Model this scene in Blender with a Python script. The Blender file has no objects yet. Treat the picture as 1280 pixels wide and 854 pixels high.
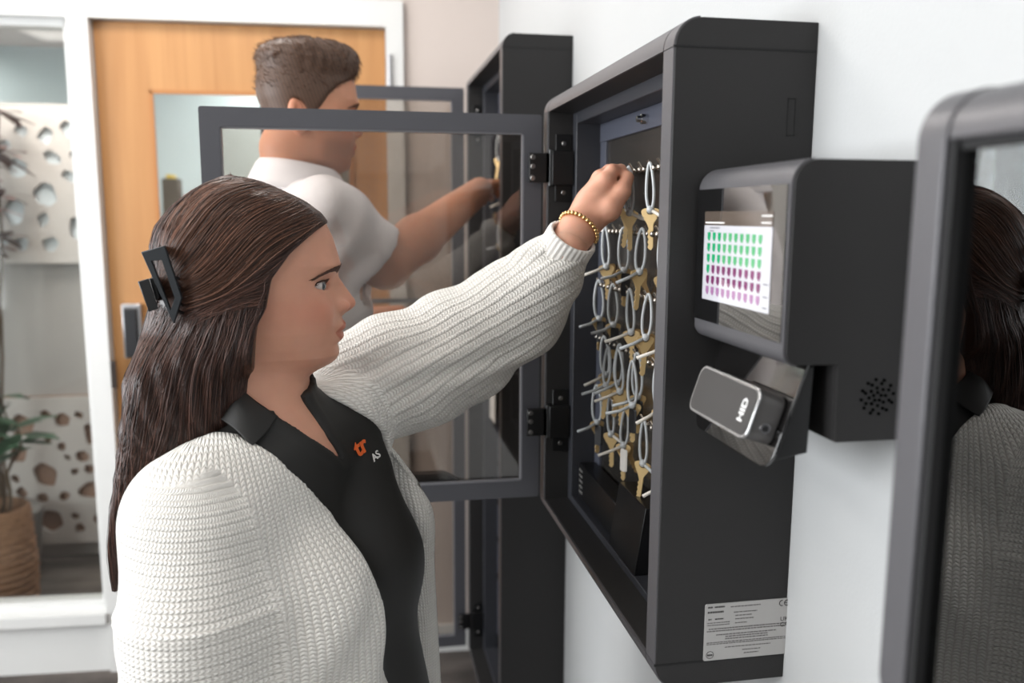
import bpy, bmesh, math, random
import numpy as np
from mathutils import Vector, Matrix

random.seed(7)
RNG = np.random.RandomState(11)
SC = bpy.context.scene
COL = SC.collection
PI = math.pi

# ---------------------------------------------------------------- camera
FPX = 1062.0
YAW, PITCH, ROLL = 0.18193589, 0.14823507, 0.00454138
CAMZ = 1.545
_cy, _sy = math.cos(YAW), math.sin(YAW)
_cp, _sp = math.cos(PITCH), math.sin(PITCH)
FW = np.array([_sy*_cp, _cy*_cp, -_sp])
_rt = np.array([_cy, -_sy, 0.0]); _up = np.cross(_rt, FW)
RT = math.cos(ROLL)*_rt + math.sin(ROLL)*_up
UP = -math.sin(ROLL)*_rt + math.cos(ROLL)*_up
CAM = np.array([0.0, 0.0, CAMZ])

def ray(u, v): return FW + RT*(u-640)/FPX - UP*(v-427)/FPX
def aX(u, v, X):
    d = ray(u, v); return CAM + d*(X/d[0])
def aY(u, v, Y):
    d = ray(u, v); return CAM + d*(Y/d[1])
def aP(u, v, p0, n):
    d = ray(u, v); p0 = np.array(p0, float); n = np.array(n, float)
    return CAM + d*((p0-CAM) @ n)/(d @ n)

cam = bpy.data.cameras.new('camera'); camo = bpy.data.objects.new('camera', cam)
COL.objects.link(camo); SC.camera = camo
cam.sensor_width = 36.0; cam.lens = FPX*36.0/1280.0; cam.clip_start = 0.02; cam.clip_end = 60
m = Matrix(((RT[0], UP[0], -FW[0], CAM[0]), (RT[1], UP[1], -FW[1], CAM[1]), (RT[2], UP[2], -FW[2], CAM[2]), (0, 0, 0, 1)))
camo.matrix_world = m
cam.dof.use_dof = True; cam.dof.focus_distance = 1.05; cam.dof.aperture_fstop = 3.4

# ---------------------------------------------------------------- materials
MATS = {}
def s2l(c):
    return tuple((x/255.0/12.92 if x/255.0 <= 0.04045 else ((x/255.0+0.055)/1.055)**2.4) for x in c)
def nm(name):
    mt = bpy.data.materials.new(name); mt.use_nodes = True
    nt = mt.node_tree; b = nt.nodes['Principled BSDF']
    return mt, nt, b
def mat(name, col, rough=0.5, metal=0.0, spec=0.5, coat=0.0, bump=0.0, bscale=200.0, var=0.0, vscale=6.0, emit=0.0, sss=0.0, stretch=None):
    if name in MATS: return MATS[name]
    mt, nt, b = nm(name)
    c = s2l(col)
    b.inputs['Base Color'].default_value = (*c, 1)
    b.inputs['Roughness'].default_value = rough
    b.inputs['Metallic'].default_value = metal
    b.inputs['Specular IOR Level'].default_value = spec
    b.inputs['Coat Weight'].default_value = coat
    if sss:
        b.inputs['Subsurface Weight'].default_value = sss
        b.inputs['Subsurface Radius'].default_value = (0.012, 0.004, 0.002)
        b.inputs['Subsurface Scale'].default_value = 0.6
    tc = nt.nodes.new('ShaderNodeTexCoord')
    src = tc.outputs['Object']
    if stretch:
        mp = nt.nodes.new('ShaderNodeMapping'); mp.inputs['Scale'].default_value = stretch
        nt.links.new(src, mp.inputs['Vector']); src = mp.outputs['Vector']
    n = nt.nodes.new('ShaderNodeTexNoise'); n.inputs['Scale'].default_value = vscale; n.inputs['Detail'].default_value = 4
    nt.links.new(src, n.inputs['Vector'])
    mx = nt.nodes.new('ShaderNodeMix'); mx.data_type = 'RGBA'
    k = max(var, 0.015)
    mx.inputs['A'].default_value = (*[x*(1-k) for x in c], 1)
    mx.inputs['B'].default_value = (*[min(1, x*(1+k)) for x in c], 1)
    nt.links.new(n.outputs['Fac'], mx.inputs['Factor'])
    nt.links.new(mx.outputs['Result'], b.inputs['Base Color'])
    if bump:
        n2 = nt.nodes.new('ShaderNodeTexNoise'); n2.inputs['Scale'].default_value = bscale; n2.inputs['Detail'].default_value = 3
        nt.links.new(src, n2.inputs['Vector'])
        bp = nt.nodes.new('ShaderNodeBump'); bp.inputs['Strength'].default_value = bump; bp.inputs['Distance'].default_value = 0.001
        nt.links.new(n2.outputs['Fac'], bp.inputs['Height']); nt.links.new(bp.outputs['Normal'], b.inputs['Normal'])
    if emit:
        b.inputs['Emission Color'].default_value = (*c, 1); b.inputs['Emission Strength'].default_value = emit
    MATS[name] = mt
    return mt

def glass(name, tint=(250, 250, 250), refl=1.0, base=0.0, rough=0.0):
    """thin pane: Fresnel mirror over clear / tinted transparency"""
    if name in MATS: return MATS[name]
    mt = bpy.data.materials.new(name); mt.use_nodes = True; nt = mt.node_tree; nt.nodes.clear()
    out = nt.nodes.new('ShaderNodeOutputMaterial'); tr = nt.nodes.new('ShaderNodeBsdfTransparent'); gl = nt.nodes.new('ShaderNodeBsdfGlossy')
    tr.inputs['Color'].default_value = (*s2l(tint), 1); gl.inputs['Roughness'].default_value = rough
    fr = nt.nodes.new('ShaderNodeFresnel'); fr.inputs['IOR'].default_value = 1.5
    ma = nt.nodes.new('ShaderNodeMath'); ma.operation = 'MULTIPLY_ADD'; ma.inputs[1].default_value = refl; ma.inputs[2].default_value = base
    ma.use_clamp = True
    nt.links.new(fr.outputs[0], ma.inputs[0])
    mx = nt.nodes.new('ShaderNodeMixShader')
    nt.links.new(ma.outputs[0], mx.inputs[0]); nt.links.new(tr.outputs[0], mx.inputs[1]); nt.links.new(gl.outputs[0], mx.inputs[2])
    nt.links.new(mx.outputs[0], out.inputs['Surface'])
    MATS[name] = mt
    return mt

# ---------------------------------------------------------------- object helpers
ORG = {}
def thing(name, label, cat, loc=(0, 0, 0), group=None):
    o = bpy.data.objects.new(name, None); COL.objects.link(o)
    o.location = loc; o.empty_display_size = 0.05
    o['label'] = label; o['category'] = cat
    if group: o['group'] = group
    ORG[o.name] = np.array(loc, float)
    return o
def tag(o, label=None, cat=None, group=None, kind=None):
    if label: o['label'] = label
    if cat: o['category'] = cat
    if group: o['group'] = group
    if kind: o['kind'] = kind
    return o
def obj(name, V, F, mt, parent=None, smooth=False, origin=None, fix=True):
    V = np.asarray(V, float).reshape(-1, 3)
    if parent is not None: off = ORG[parent.name]
    elif origin is not None: off = np.array(origin, float)
    else: off = np.zeros(3)
    me = bpy.data.meshes.new(name)
    me.from_pydata((V-off).tolist(), [], F if isinstance(F, list) else F.tolist())
    me.update()
    if fix:
        bm = bmesh.new(); bm.from_mesh(me); bmesh.ops.recalc_face_normals(bm, faces=bm.faces); bm.to_mesh(me); bm.free()
    if mt is not None:
        for q in (mt if isinstance(mt, (list, tuple)) else [mt]): me.materials.append(q)
    o = bpy.data.objects.new(name, me); COL.objects.link(o)
    if smooth:
        me.polygons.foreach_set('use_smooth', [True]*len(me.polygons))
        if smooth != True: me.set_sharp_from_angle(angle=smooth)
    if parent is not None: o.parent = parent
    else: o.location = off
    ORG[o.name] = off
    return o
def struct(name, V, F, mt, **k):
    o = obj(name, V, F, mt, **k); o['kind'] = 'structure'; return o

class MB:
    """collects shapes into one mesh"""
    def __init__(s): s.V = []; s.F = []
    def add(s, V, F):
        n = len(s.V); s.V += [tuple(map(float, v)) for v in V]; s.F += [[i+n for i in f] for f in F]; return s
    def box(s, x0, x1, y0, y1, z0, z1, R=None):
        V = [(x, y, z) for x in (x0, x1) for y in (y0, y1) for z in (z0, z1)]
        if R: V = [R(v) for v in V]
        return s.add(V, [[0, 1, 3, 2], [4, 6, 7, 5], [0, 4, 5, 1], [2, 3, 7, 6], [0, 2, 6, 4], [1, 5, 7, 3]])
    def prism(s, poly, f):
        """poly: list of (a,b); f(a,b,t) -> point, t in 0,1"""
        n = len(poly)
        V = [f(a, b, 0) for a, b in poly]+[f(a, b, 1) for a, b in poly]
        F = [list(range(n)), list(range(n, 2*n))[::-1]]+[[i, (i+1) % n, n+(i+1) % n, n+i] for i in range(n)]
        return s.add(V, F)
    def tube(s, pts, r, n=8, closed=False):
        P = np.array(pts, float); m_ = len(P)
        rr = r if hasattr(r, '__len__') else [r]*m_
        V = []; F = []
        T = np.gradient(P, axis=0) if not closed else (np.roll(P, -1, 0)-np.roll(P, 1, 0))
        T /= np.linalg.norm(T, axis=1)[:, None]+1e-12
        a = np.array([0, 0, 1.0]) if abs(T[0][2]) < 0.9 else np.array([1.0, 0, 0])
        nrm = np.cross(T[0], a); nrm /= np.linalg.norm(nrm)
        for i in range(m_):
            nrm = nrm-T[i]*(nrm @ T[i]); nrm /= np.linalg.norm(nrm)+1e-12
            b = np.cross(T[i], nrm)
            for k in range(n):
                t = 2*PI*k/n; V.append(P[i]+rr[i]*(math.cos(t)*nrm+math.sin(t)*b))
        for i in range(m_ if closed else m_-1):
            j = (i+1) % m_
            for k in range(n): F.append([i*n+k, i*n+(k+1) % n, j*n+(k+1) % n, j*n+k])
        if not closed: F += [list(range(n))[::-1], [(m_-1)*n+k for k in range(n)]]
        return s.add(V, F)
    def cyl(s, p0, p1, r, n=24, r1=None):
        return s.tube([p0, p1], [r, r if r1 is None else r1], n)
    def sphere(s, c, r, n=12, sc=(1, 1, 1)):
        V = [(c[0], c[1], c[2]+r*sc[2])]; F = []
        for i in range(1, n):
            for k in range(2*n):
                a = PI*i/n; b = PI*k/n
                V.append((c[0]+r*sc[0]*math.sin(a)*math.cos(b), c[1]+r*sc[1]*math.sin(a)*math.sin(b), c[2]+r*sc[2]*math.cos(a)))
        V.append((c[0], c[1], c[2]-r*sc[2])); q = 2*n
        for k in range(q):
            F.append([0, 1+k, 1+(k+1) % q]); F.append([len(V)-1, 1+(n-2)*q+(k+1) % q, 1+(n-2)*q+k])
            for i in range(n-2): F.append([1+i*q+k, 1+(i+1)*q+k, 1+(i+1)*q+(k+1) % q, 1+i*q+(k+1) % q])
        return s.add(V, F)
    def build(s, name, mt, parent=None, smooth=False, bevel=0.0, seg=2, **k):
        o = obj(name, s.V, s.F, mt, parent, smooth, **k)
        if bevel:
            md = o.modifiers.new('bevel', 'BEVEL'); md.width = bevel; md.segments = seg; md.limit_method = 'ANGLE'; md.angle_limit = 0.6
            md.harden_normals = False
            if not smooth:
                o.data.polygons.foreach_set('use_smooth', [True]*len(o.data.polygons)); o.data.set_sharp_from_angle(angle=0.7)
        return o

def arc(cx, cy, r, a0, a1, n=8):
    return [(cx+r*math.cos(math.radians(a0+(a1-a0)*i/n)), cy+r*math.sin(math.radians(a0+(a1-a0)*i/n))) for i in range(n+1)]
def rrect(x0, x1, y0, y1, r, n=6):
    return arc(x1-r, y1-r, r, 0, 90, n)+arc(x0+r, y1-r, r, 90, 180, n)+arc(x0+r, y0+r, r, 180, 270, n)+arc(x1-r, y0+r, r, 270, 360, n)

def curve_mesh(name, loops, thick, to_world, mt, parent=None):
    """flat board with holes: loops[0] outer, others holes (2D), extruded by thick; to_world(a,b,c)->xyz"""
    cu = bpy.data.curves.new(name, 'CURVE'); cu.dimensions = '2D'; cu.fill_mode = 'BOTH'; cu.extrude = thick/2
    for lp in loops:
        sp = cu.splines.new('POLY'); sp.points.add(len(lp)-1)
        for i, p in enumerate(lp): sp.points[i].co = (p[0], p[1], 0, 1)
        sp.use_cyclic_u = True
    t = bpy.data.objects.new(name+'_c', cu); COL.objects.link(t)
    dg = bpy.context.evaluated_depsgraph_get(); me = bpy.data.meshes.new_from_object(t.evaluated_get(dg))
    V = [to_world(*v.co) for v in me.vertices]; F = [list(p.vertices) for p in me.polygons]
    bpy.data.objects.remove(t); bpy.data.meshes.remove(me); bpy.data.curves.remove(cu)
    return obj(name, V, F, mt, parent)

def text_geo(txt, size, to_world, ext=0.0, align='LEFT', bold=0.0):
    cu = bpy.data.curves.new('t', 'FONT'); cu.body = txt; cu.size = size; cu.extrude = ext; cu.align_x = align; cu.offset = bold
    cu.resolution_u = 3
    t = bpy.data.objects.new('t', cu); COL.objects.link(t)
    dg = bpy.context.evaluated_depsgraph_get(); me = bpy.data.meshes.new_from_object(t.evaluated_get(dg))
    V = [to_world(*v.co) for v in me.vertices]; F = [list(p.vertices) for p in me.polygons]
    bpy.data.objects.remove(t); bpy.data.meshes.remove(me); bpy.data.curves.remove(cu)
    return V, F

# ---------------------------------------------------------------- implicit surfaces
def surface_nets(F, xs, ys, zs):
    S = F < 0
    a = S[:-1, :-1, :-1]; cnt = np.zeros(a.shape, np.int8)
    for i in (0, 1):
        for j in (0, 1):
            for k in (0, 1):
                cnt += S[i:S.shape[0]-1+i, j:S.shape[1]-1+j, k:S.shape[2]-1+k]
    act = (cnt > 0) & (cnt < 8)
    I, J, K = np.nonzero(act); n = len(I)
    idx = -np.ones(act.shape, np.int64); idx[I, J, K] = np.arange(n)
    C = [(i, j, k) for i in (0, 1) for j in (0, 1) for k in (0, 1)]
    val = np.stack([F[I+c[0], J+c[1], K+c[2]] for c in C], 1)
    acc = np.zeros((n, 3)); num = np.zeros(n)
    for p in range(8):
        for q in range(p+1, 8):
            d = [C[q][t]-C[p][t] for t in range(3)]
            if sum(map(abs, d)) != 1: continue
            va, vb = val[:, p], val[:, q]; mk = (va < 0) != (vb < 0)
            t = np.where(mk, va/(va-vb+1e-20), 0)
            pos = np.stack([C[p][e]+t*d[e] for e in range(3)], 1)
            acc[mk] += pos[mk]; num[mk] += 1
    loc = acc/num[:, None]
    def co(ax, I_, l): return ax[I_]+(ax[I_+1]-ax[I_])*l
    V = np.stack([co(xs, I, loc[:, 0]), co(ys, J, loc[:, 1]), co(zs, K, loc[:, 2])], 1)
    quads = []
    for ax in range(3):
        sl0 = [slice(None)]*3; sl1 = [slice(None)]*3; sl0[ax] = slice(None, -1); sl1[ax] = slice(1, None)
        A = S[tuple(sl0)]; B = S[tuple(sl1)]; ch = A != B
        i, j, k = np.nonzero(ch); P = [i, j, k]; o1, o2 = [(1, 2), (2, 0), (0, 1)][ax]
        ok = (P[o1] > 0) & (P[o2] > 0) & (P[o1] < S.shape[o1]-1) & (P[o2] < S.shape[o2]-1)
        P = [p[ok] for p in P]; inside = A[tuple(P)]
        def g(da, db):
            Q = list(P); Q[o1] = Q[o1]-da; Q[o2] = Q[o2]-db; return idx[tuple(Q)]
        q = np.stack([g(1, 1), g(0, 1), g(0, 0), g(1, 0)], 1)
        q[~inside] = q[~inside][:, ::-1]
        quads.append(q)
    return V, np.concatenate(quads)
def nets(fn, lo, hi, h, tf=None, relax=1):
    xs, ys, zs = [np.arange(lo[i], hi[i]+h, h) for i in range(3)]
    X, Y, Z = np.meshgrid(xs.astype(np.float32), ys.astype(np.float32), zs.astype(np.float32), indexing='ij')
    V, Q = surface_nets(fn(X, Y, Z), xs, ys, zs)
    for _ in range(relax):      # light smoothing of the voxel lattice
        s = np.zeros_like(V); c = np.zeros(len(V))
        for a, b in ((0, 1), (1, 2), (2, 3), (3, 0)):
            np.add.at(s, Q[:, a], V[Q[:, b]]); np.add.at(s, Q[:, b], V[Q[:, a]]); np.add.at(c, Q[:, a], 1); np.add.at(c, Q[:, b], 1)
        V = V*0.5+0.5*s/np.maximum(c, 1)[:, None]
    if tf: V = tf(V)
    return V, Q
def smin(a, b, k):
    h = np.clip(0.5+0.5*(b-a)/k, 0, 1); return b+(a-b)*h-k*h*(1-h)
def smax(a, b, k): return -smin(-a, -b, k)
def cone(X, Y, Z, p, q, r0, r1, sq=None):
    """round cone from p to q; sq = (axis vector, factor): squash along an axis"""
    p = np.array(p, float); q = np.array(q, float); d = q-p
    dx, dy, dz = X-p[0], Y-p[1], Z-p[2]
    t = np.clip((dx*d[0]+dy*d[1]+dz*d[2])/(d @ d), 0, 1)
    ex, ey, ez = dx-t*d[0], dy-t*d[1], dz-t*d[2]
    r = r0+(r1-r0)*t
    if sq is not None:
        a, k = sq; a = np.array(a, float); a /= np.linalg.norm(a)
        s = ex*a[0]+ey*a[1]+ez*a[2]; e2 = ex*ex+ey*ey+ez*ez
        return np.sqrt(np.maximum(e2-s*s+(s*k)**2, 0))-r
    return np.sqrt(ex*ex+ey*ey+ez*ez)-r
def ell(X, Y, Z, c, r):
    k = np.sqrt(((X-c[0])/r[0])**2+((Y-c[1])/r[1])**2+((Z-c[2])/r[2])**2)
    return (k-1)*min(r)
def chain(X, Y, Z, pts, k=0.01, sq=None):
    f = None
    for a, b in zip(pts[:-1], pts[1:]):
        g = cone(X, Y, Z, a[0], b[0], a[1], b[1], sq)
        f = g if f is None else smin(f, g, k)
    return f
def merge(parts):
    V = []; F = []; n = 0
    for v, f in parts:
        V.append(np.asarray(v, float)); F += (np.asarray(f)+n).tolist() if not isinstance(f, list) else [[i+n for i in q] for q in f]; n += len(v)
    return np.concatenate(V), F
# ================================================================ the room
XW = 0.474                       # right wall
WA = -0.05756936                 # the far wall is a few degrees off square
WC = np.array([XW, 2.836, 0.0]); WD = np.array([-math.cos(WA), -math.sin(WA), 0.0]); WN = np.array([-math.sin(WA), math.cos(WA), 0.0])
def W(t, d, z): return WC+WD*t+WN*d+np.array([0, 0, z])
def wt(u, v):                    # point of the far wall seen at a pixel -> (t, z)
    p = aP(u, v, WC, WN); return float((p-WC) @ WD), float(p[2])
def wbox(mb, t0, t1, d0, d1, z0, z1):
    V = [W(t, d, z) for t in (t0, t1) for d in (d0, d1) for z in (z0, z1)]
    return mb.add(V, [[0, 1, 3, 2], [4, 6, 7, 5], [0, 4, 5, 1], [2, 3, 7, 6], [0, 2, 6, 4], [1, 5, 7, 3]])

m_wall = mat('wall_paint_cool', (178, 179, 179), 0.75, bump=0.25, bscale=260)
m_wallw = mat('wall_warm_lit', (198, 186, 179), 0.75, bump=0.15, bscale=220)  # pinkish light on the far wall is put into this base colour
m_trim = mat('trim_white', (212, 212, 210), 0.4)
m_ceil = mat('ceiling_white', (240, 238, 236), 0.9)
m_grey = mat('backroom_grey', (170, 164, 160), 0.8)
m_blue = mat('backroom_bluegrey', (186, 200, 204), 0.8)

def carpet():
    mt, nt, b = nm('carpet')
    tc = nt.nodes.new('ShaderNodeTexCoord')
    n1 = nt.nodes.new('ShaderNodeTexNoise'); n1.inputs['Scale'].default_value = 2.2; n1.inputs['Detail'].default_value = 6
    n2 = nt.nodes.new('ShaderNodeTexNoise'); n2.inputs['Scale'].default_value = 120; n2.inputs['Detail'].default_value = 2
    mp = nt.nodes.new('ShaderNodeMapping'); mp.inputs['Scale'].default_value = (1, 3, 1)
    nt.links.new(tc.outputs['Object'], mp.inputs[0]); nt.links.new(mp.outputs[0], n1.inputs['Vector']); nt.links.new(tc.outputs['Object'], n2.inputs['Vector'])
    cr = nt.nodes.new('ShaderNodeValToRGB'); cr.color_ramp.elements[0].color = (*s2l((62, 57, 54)), 1); cr.color_ramp.elements[1].color = (*s2l((108, 100, 95)), 1)
    cr.color_ramp.elements[0].position = 0.38; cr.color_ramp.elements[1].position = 0.66
    nt.links.new(n1.outputs['Fac'], cr.inputs[0]); nt.links.new(cr.outputs[0], b.inputs['Base Color']); b.inputs['Roughness'].default_value = 0.95
    bp = nt.nodes.new('ShaderNodeBump'); bp.inputs['Strength'].default_value = 0.6; bp.inputs['Distance'].default_value = 0.003
    nt.links.new(n2.outputs['Fac'], bp.inputs['Height']); nt.links.new(bp.outputs[0], b.inputs['Normal'])
    return mt
def wood(name, c0, c1, sc=(14, 14, 0.7), rough=0.42):
    mt, nt, b = nm(name)
    tc = nt.nodes.new('ShaderNodeTexCoord'); mp = nt.nodes.new('ShaderNodeMapping'); mp.inputs['Scale'].default_value = sc
    n = nt.nodes.new('ShaderNodeTexNoise'); n.inputs['Scale'].default_value = 1.6; n.inputs['Detail'].default_value = 8; n.inputs['Distortion'].default_value = 0.4
    nt.links.new(tc.outputs['Object'], mp.inputs[0]); nt.links.new(mp.outputs[0], n.inputs['Vector'])
    cr = nt.nodes.new('ShaderNodeValToRGB'); cr.color_ramp.elements[0].color = (*s2l(c0), 1); cr.color_ramp.elements[1].color = (*s2l(c1), 1)
    cr.color_ramp.elements[0].position = 0.3; cr.color_ramp.elements[1].position = 0.72
    nt.links.new(n.outputs['Fac'], cr.inputs[0]); nt.links.new(cr.outputs[0], b.inputs['Base Color']); b.inputs['Roughness'].default_value = rough
    return mt
m_carpet = carpet()
m_wood = wood('maple_door', (168, 118, 70), (190, 141, 90))

ZC = 2.75; XL = -3.2; YB = -2.6
struct('floor', *(lambda q: (q.V, q.F))(MB().box(XL, 1.2, YB, 7.2, -0.1, 0)), m_carpet)
struct('ceiling', *(lambda q: (q.V, q.F))(MB().box(XL, 1.2, YB, 7.2, ZC, ZC+0.1)), m_ceil)
struct('wall_right', *(lambda q: (q.V, q.F))(MB().box(XW, XW+0.12, YB, 2.95, 0, ZC)), m_wall)
struct('wall_back', *(lambda q: (q.V, q.F))(MB().box(XL, XW, YB-0.12, YB, 0, ZC)), m_wall)
# left wall with an unseen long window, added for soft light from the left
q = MB(); q.box(XL-0.12, XL, YB, 7.2, 0, 0.75); q.box(XL-0.12, XL, YB, 7.2, 2.45, ZC); q.box(XL-0.12, XL, YB, -1.2, 0.75, 2.45); q.box(XL-0.12, XL, 2.3, 7.2, 0.75, 2.45)
struct('wall_left', q.V, q.F, m_wall)
q = MB()
for y in (-1.2, -0.05, 1.1, 2.26): q.box(XL-0.09, XL-0.03, y, y+0.04, 0.75, 2.45)
q.box(XL-0.09, XL-0.03, -1.16, 2.3, 0.75, 0.79); q.box(XL-0.09, XL-0.03, -1.16, 2.3, 2.41, 2.45)
struct('added_window', q.V, q.F, m_trim)

# far wall: pieces round the door and the side window
t_wr = 1.325; t_wl = 3.4; t_dr = 0.364; t_dl = 1.262; z_h = 2.134; z_s = 0.235
q = MB(); wbox(q, -0.02, 0.364-0.05, 0, 0.12, 0, ZC)
wbox(q, 0.312, 3.8, 0, 0.12, z_h+0.075, ZC)
struct('wall_far', q.V, q.F, m_wallw)
q = MB()   # casing and window frame
wbox(q, 0.309, 0.364, -0.018, 0.12, 0, z_h+0.05)
wbox(q, 0.309, 3.8, -0.016, 0.12, z_h, z_h+0.08)
wbox(q, t_dl, t_wr, -0.02, 0.12, 0, z_h)
wbox(q, t_wr, 3.8, -0.005, 0.12, 0, z_s-0.055)
wbox(q, t_wr, 3.8, -0.035, 0.12, z_s-0.055, z_s-0.02)
wbox(q, t_wr, 3.8, 0.03, 0.09, z_s-0.02, z_s)
wbox(q, t_wr, t_wr+0.022, 0.02, 0.09, z_s, z_h); wbox(q, t_wr, 3.8, 0.02, 0.09, z_h-0.022, z_h)
fr = struct('window_1', q.V, q.F, m_trim)
g = MB(); wbox(g, t_wr, 3.8, 0.055, 0.061, z_s, z_h)
obj('pane', g.V, g.F, glass('clear_pane', (250, 252, 251), 0.8), fr)
q = MB(); wbox(q, 0.0, 0.309, -0.014, 0, 0, 0.1); struct('baseboard_far', q.V, q.F, m_trim)
q = MB(); q.box(XW-0.014, XW, YB, 2.83, 0, 0.1); struct('baseboard_right', q.V, q.F, m_trim)

# maple door with a tall glass lite
tl, zt_g = wt(184, 111); tr_ = wt(440, 150)[0]
zb_g = 0.45
D0, D1 = 0.02, 0.064
q = MB()
wbox(q, t_dr+0.003, tr_, D0, D1, 0.008, z_h-0.003); wbox(q, tl, t_dl-0.003, D0, D1, 0.008, z_h-0.003)
wbox(q, tr_, tl, D0, D1, zt_g, z_h-0.003); wbox(q, tr_, tl, D0, D1, 0.008, zb_g)
door = struct('door_1', q.V, q.F, m_wood)
g = MB(); wbox(g, tr_, tl, 0.04, 0.046, zb_g, zt_g); obj('pane', g.V, g.F, glass('clear_pane'), door)
q = MB()
for a in (0, 1):
    wbox(q, tr_ if a else tl-0.012, tr_+0.012 if a else tl, D0-0.006, D0+0.004, zb_g, zt_g)
wbox(q, tr_, tl, D0-0.006, D0+0.004, zt_g-0.012, zt_g); wbox(q, tr_, tl, D0-0.006, D0+0.004, zb_g, zb_g+0.012)
obj('glazing_bead', q.V, q.F, mat('maple_bead', (172, 116, 66), 0.45), door)
m_steel = mat('satin_steel', (190, 190, 192), 0.28, 1.0); m_blk = mat('black_plastic', (28, 28, 31), 0.35)
t0, z0 = wt(180, 448); t1, z1 = wt(151, 380)
q = MB(); wbox(q, t0, t1, D0-0.022, D0, z0, z1); o = q.build('lock_plate', m_steel, door, bevel=0.004)
q = MB(); wbox(q, t0+0.012, t1-0.008, D0-0.032, D0-0.02, z0+0.005, z1-0.014); o = q.build('keypad', m_blk, door, bevel=0.004)
th, zh = wt(168, 489)
q = MB(); q.cyl(W(th, D0, zh), W(th, D0-0.05, zh), 0.012); q.tube([W(th, D0-0.05, zh), W(th-0.05, D0-0.052, zh), W(th-0.11, D0-0.05, zh)], 0.009, 10)
q.build('door_handle', mat('chrome', (225, 225, 225), 0.12, 1.0), door, smooth=0.8)
th, zh = wt(143.5, 467)
q = MB(); wbox(q, th-0.012, th+0.004, -0.024, -0.018, zh-0.045, zh+0.045); q.build('strike_plate', mat('dark_bronze', (60, 52, 48), 0.4, 0.6), door)
for (u, v) in ((487, 90), (487, 610)):
    th, zh = wt(u, v)
    q = MB(); q.cyl(W(th, -0.022, zh-0.05), W(th, -0.022, zh+0.05), 0.008, 12); q.build('hinge', m_steel, door, smooth=0.8)

# ---------------------------------------------------------------- the room beyond the glass
YR = 3.98
mb = MB(); mb.box(XL, 1.2, 4.75, 4.87, 0, ZC); struct('wall_beyond', mb.V, mb.F, m_blue)
mb = MB(); mb.box(1.1, 1.2, 2.96, 7.2, 0, ZC); struct('wall_side_room', mb.V, mb.F, m_grey)
mb = MB(); mb.box(XL+0.02, -1.0, YR+0.008, YR+0.07, 0, 2.0)
div = thing('partition', 'grey partition with white cut-out panels, seen through the side window', 'partition', (-2.0, YR+0.04, 0)); mb.build('partition_wall', m_grey, div)
mb = MB(); mb.box(XL, 1.1, 2.96, 4.75, 2.36, 2.42); o = mb.build('ceiling_soffit', mat('soffit', (196, 186, 182), 0.9)); o['kind'] = 'structure'; o.name = 'trim_1'

def chips(x0, x1, z0, z1, n, rng, smin_, smax_):
    out = []; cs = []
    tries = 0
    while len(out) < n and tries < 6000:
        tries += 1
        r = rng.uniform(smin_, smax_); cx = rng.uniform(x0+r*1.3, x1-r*1.3); cz = rng.uniform(z0+r*1.3, z1-r*1.3)
        if any((cx-a)**2+(cz-b)**2 < ((r+c)*1.06)**2 for a, b, c in cs): continue
        cs.append((cx, cz, r)); k = rng.randint(4, 7); a0 = rng.uniform(0, 6.28); sx = rng.uniform(0.65, 1.0); rot = rng.uniform(0, 3.14)
        P = []
        for i in range(k):
            a = a0+2*PI*i/k+rng.uniform(-0.25, 0.25); x, y = r*math.cos(a), r*sx*math.sin(a)
            P.append((cx+x*math.cos(rot)-y*math.sin(rot), cz+x*math.sin(rot)+y*math.cos(rot)))
        # soften corners
        Q = []
        for i in range(k):
            p, c, n_ = np.array(P[i-1]), np.array(P[i]), np.array(P[(i+1) % k])
            for t in (0, 0.5, 1):
                a = c+(p-c)*0.25; b = c+(n_-c)*0.25; Q.append(tuple((1-t)**2*a+2*t*(1-t)*c+t*t*b))
        out.append(Q)
    return out
m_panel = mat('cutout_panel_white', (192, 184, 179), 0.55)
m_bronze = mat('panel_backing_tan', (150, 118, 100), 0.6, var=0.35, vscale=5)
for (z0, z1, lab, back, sm, sx_, n) in ((1.33, 1.98, 'white upper panel with irregular cut-out chips', 'b', 0.03, 0.085, 60), (0.075, 0.745, 'white lower panel with irregular cut-out chips', 't', 0.02, 0.075, 90)):
    holes = chips(XL+0.3, -1.02, z0+0.03, z1-0.03, n*2, np.random.RandomState(5 if back == 'b' else 8), sm, sx_)
    outer = [(XL+0.2, z0), (-1.0, z0), (-1.0, z1), (XL+0.2, z1)]
    t = div
    cp_ = curve_mesh('cutout_panel', [outer]+holes, 0.018, lambda a, b, c: (a, YR-0.03+c, b), m_panel, t); cp_['label'] = lab
    if back == 't':
        mb = MB(); mb.box(XL+0.2, -1.0, YR-0.012, YR+0.008, z0, z1); mb.build('backing', m_bronze, cp_)
    else:
        mb = MB(); mb.box(XL+0.2, -1.0, YR-0.012, YR+0.008, z0, z1); bk = mb.build('backing', mat('backing_light_tone', (214, 220, 224), 0.3, var=0.3, vscale=3.5), cp_)  # pale backing colour stands in for bright light behind the upper holes

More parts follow.
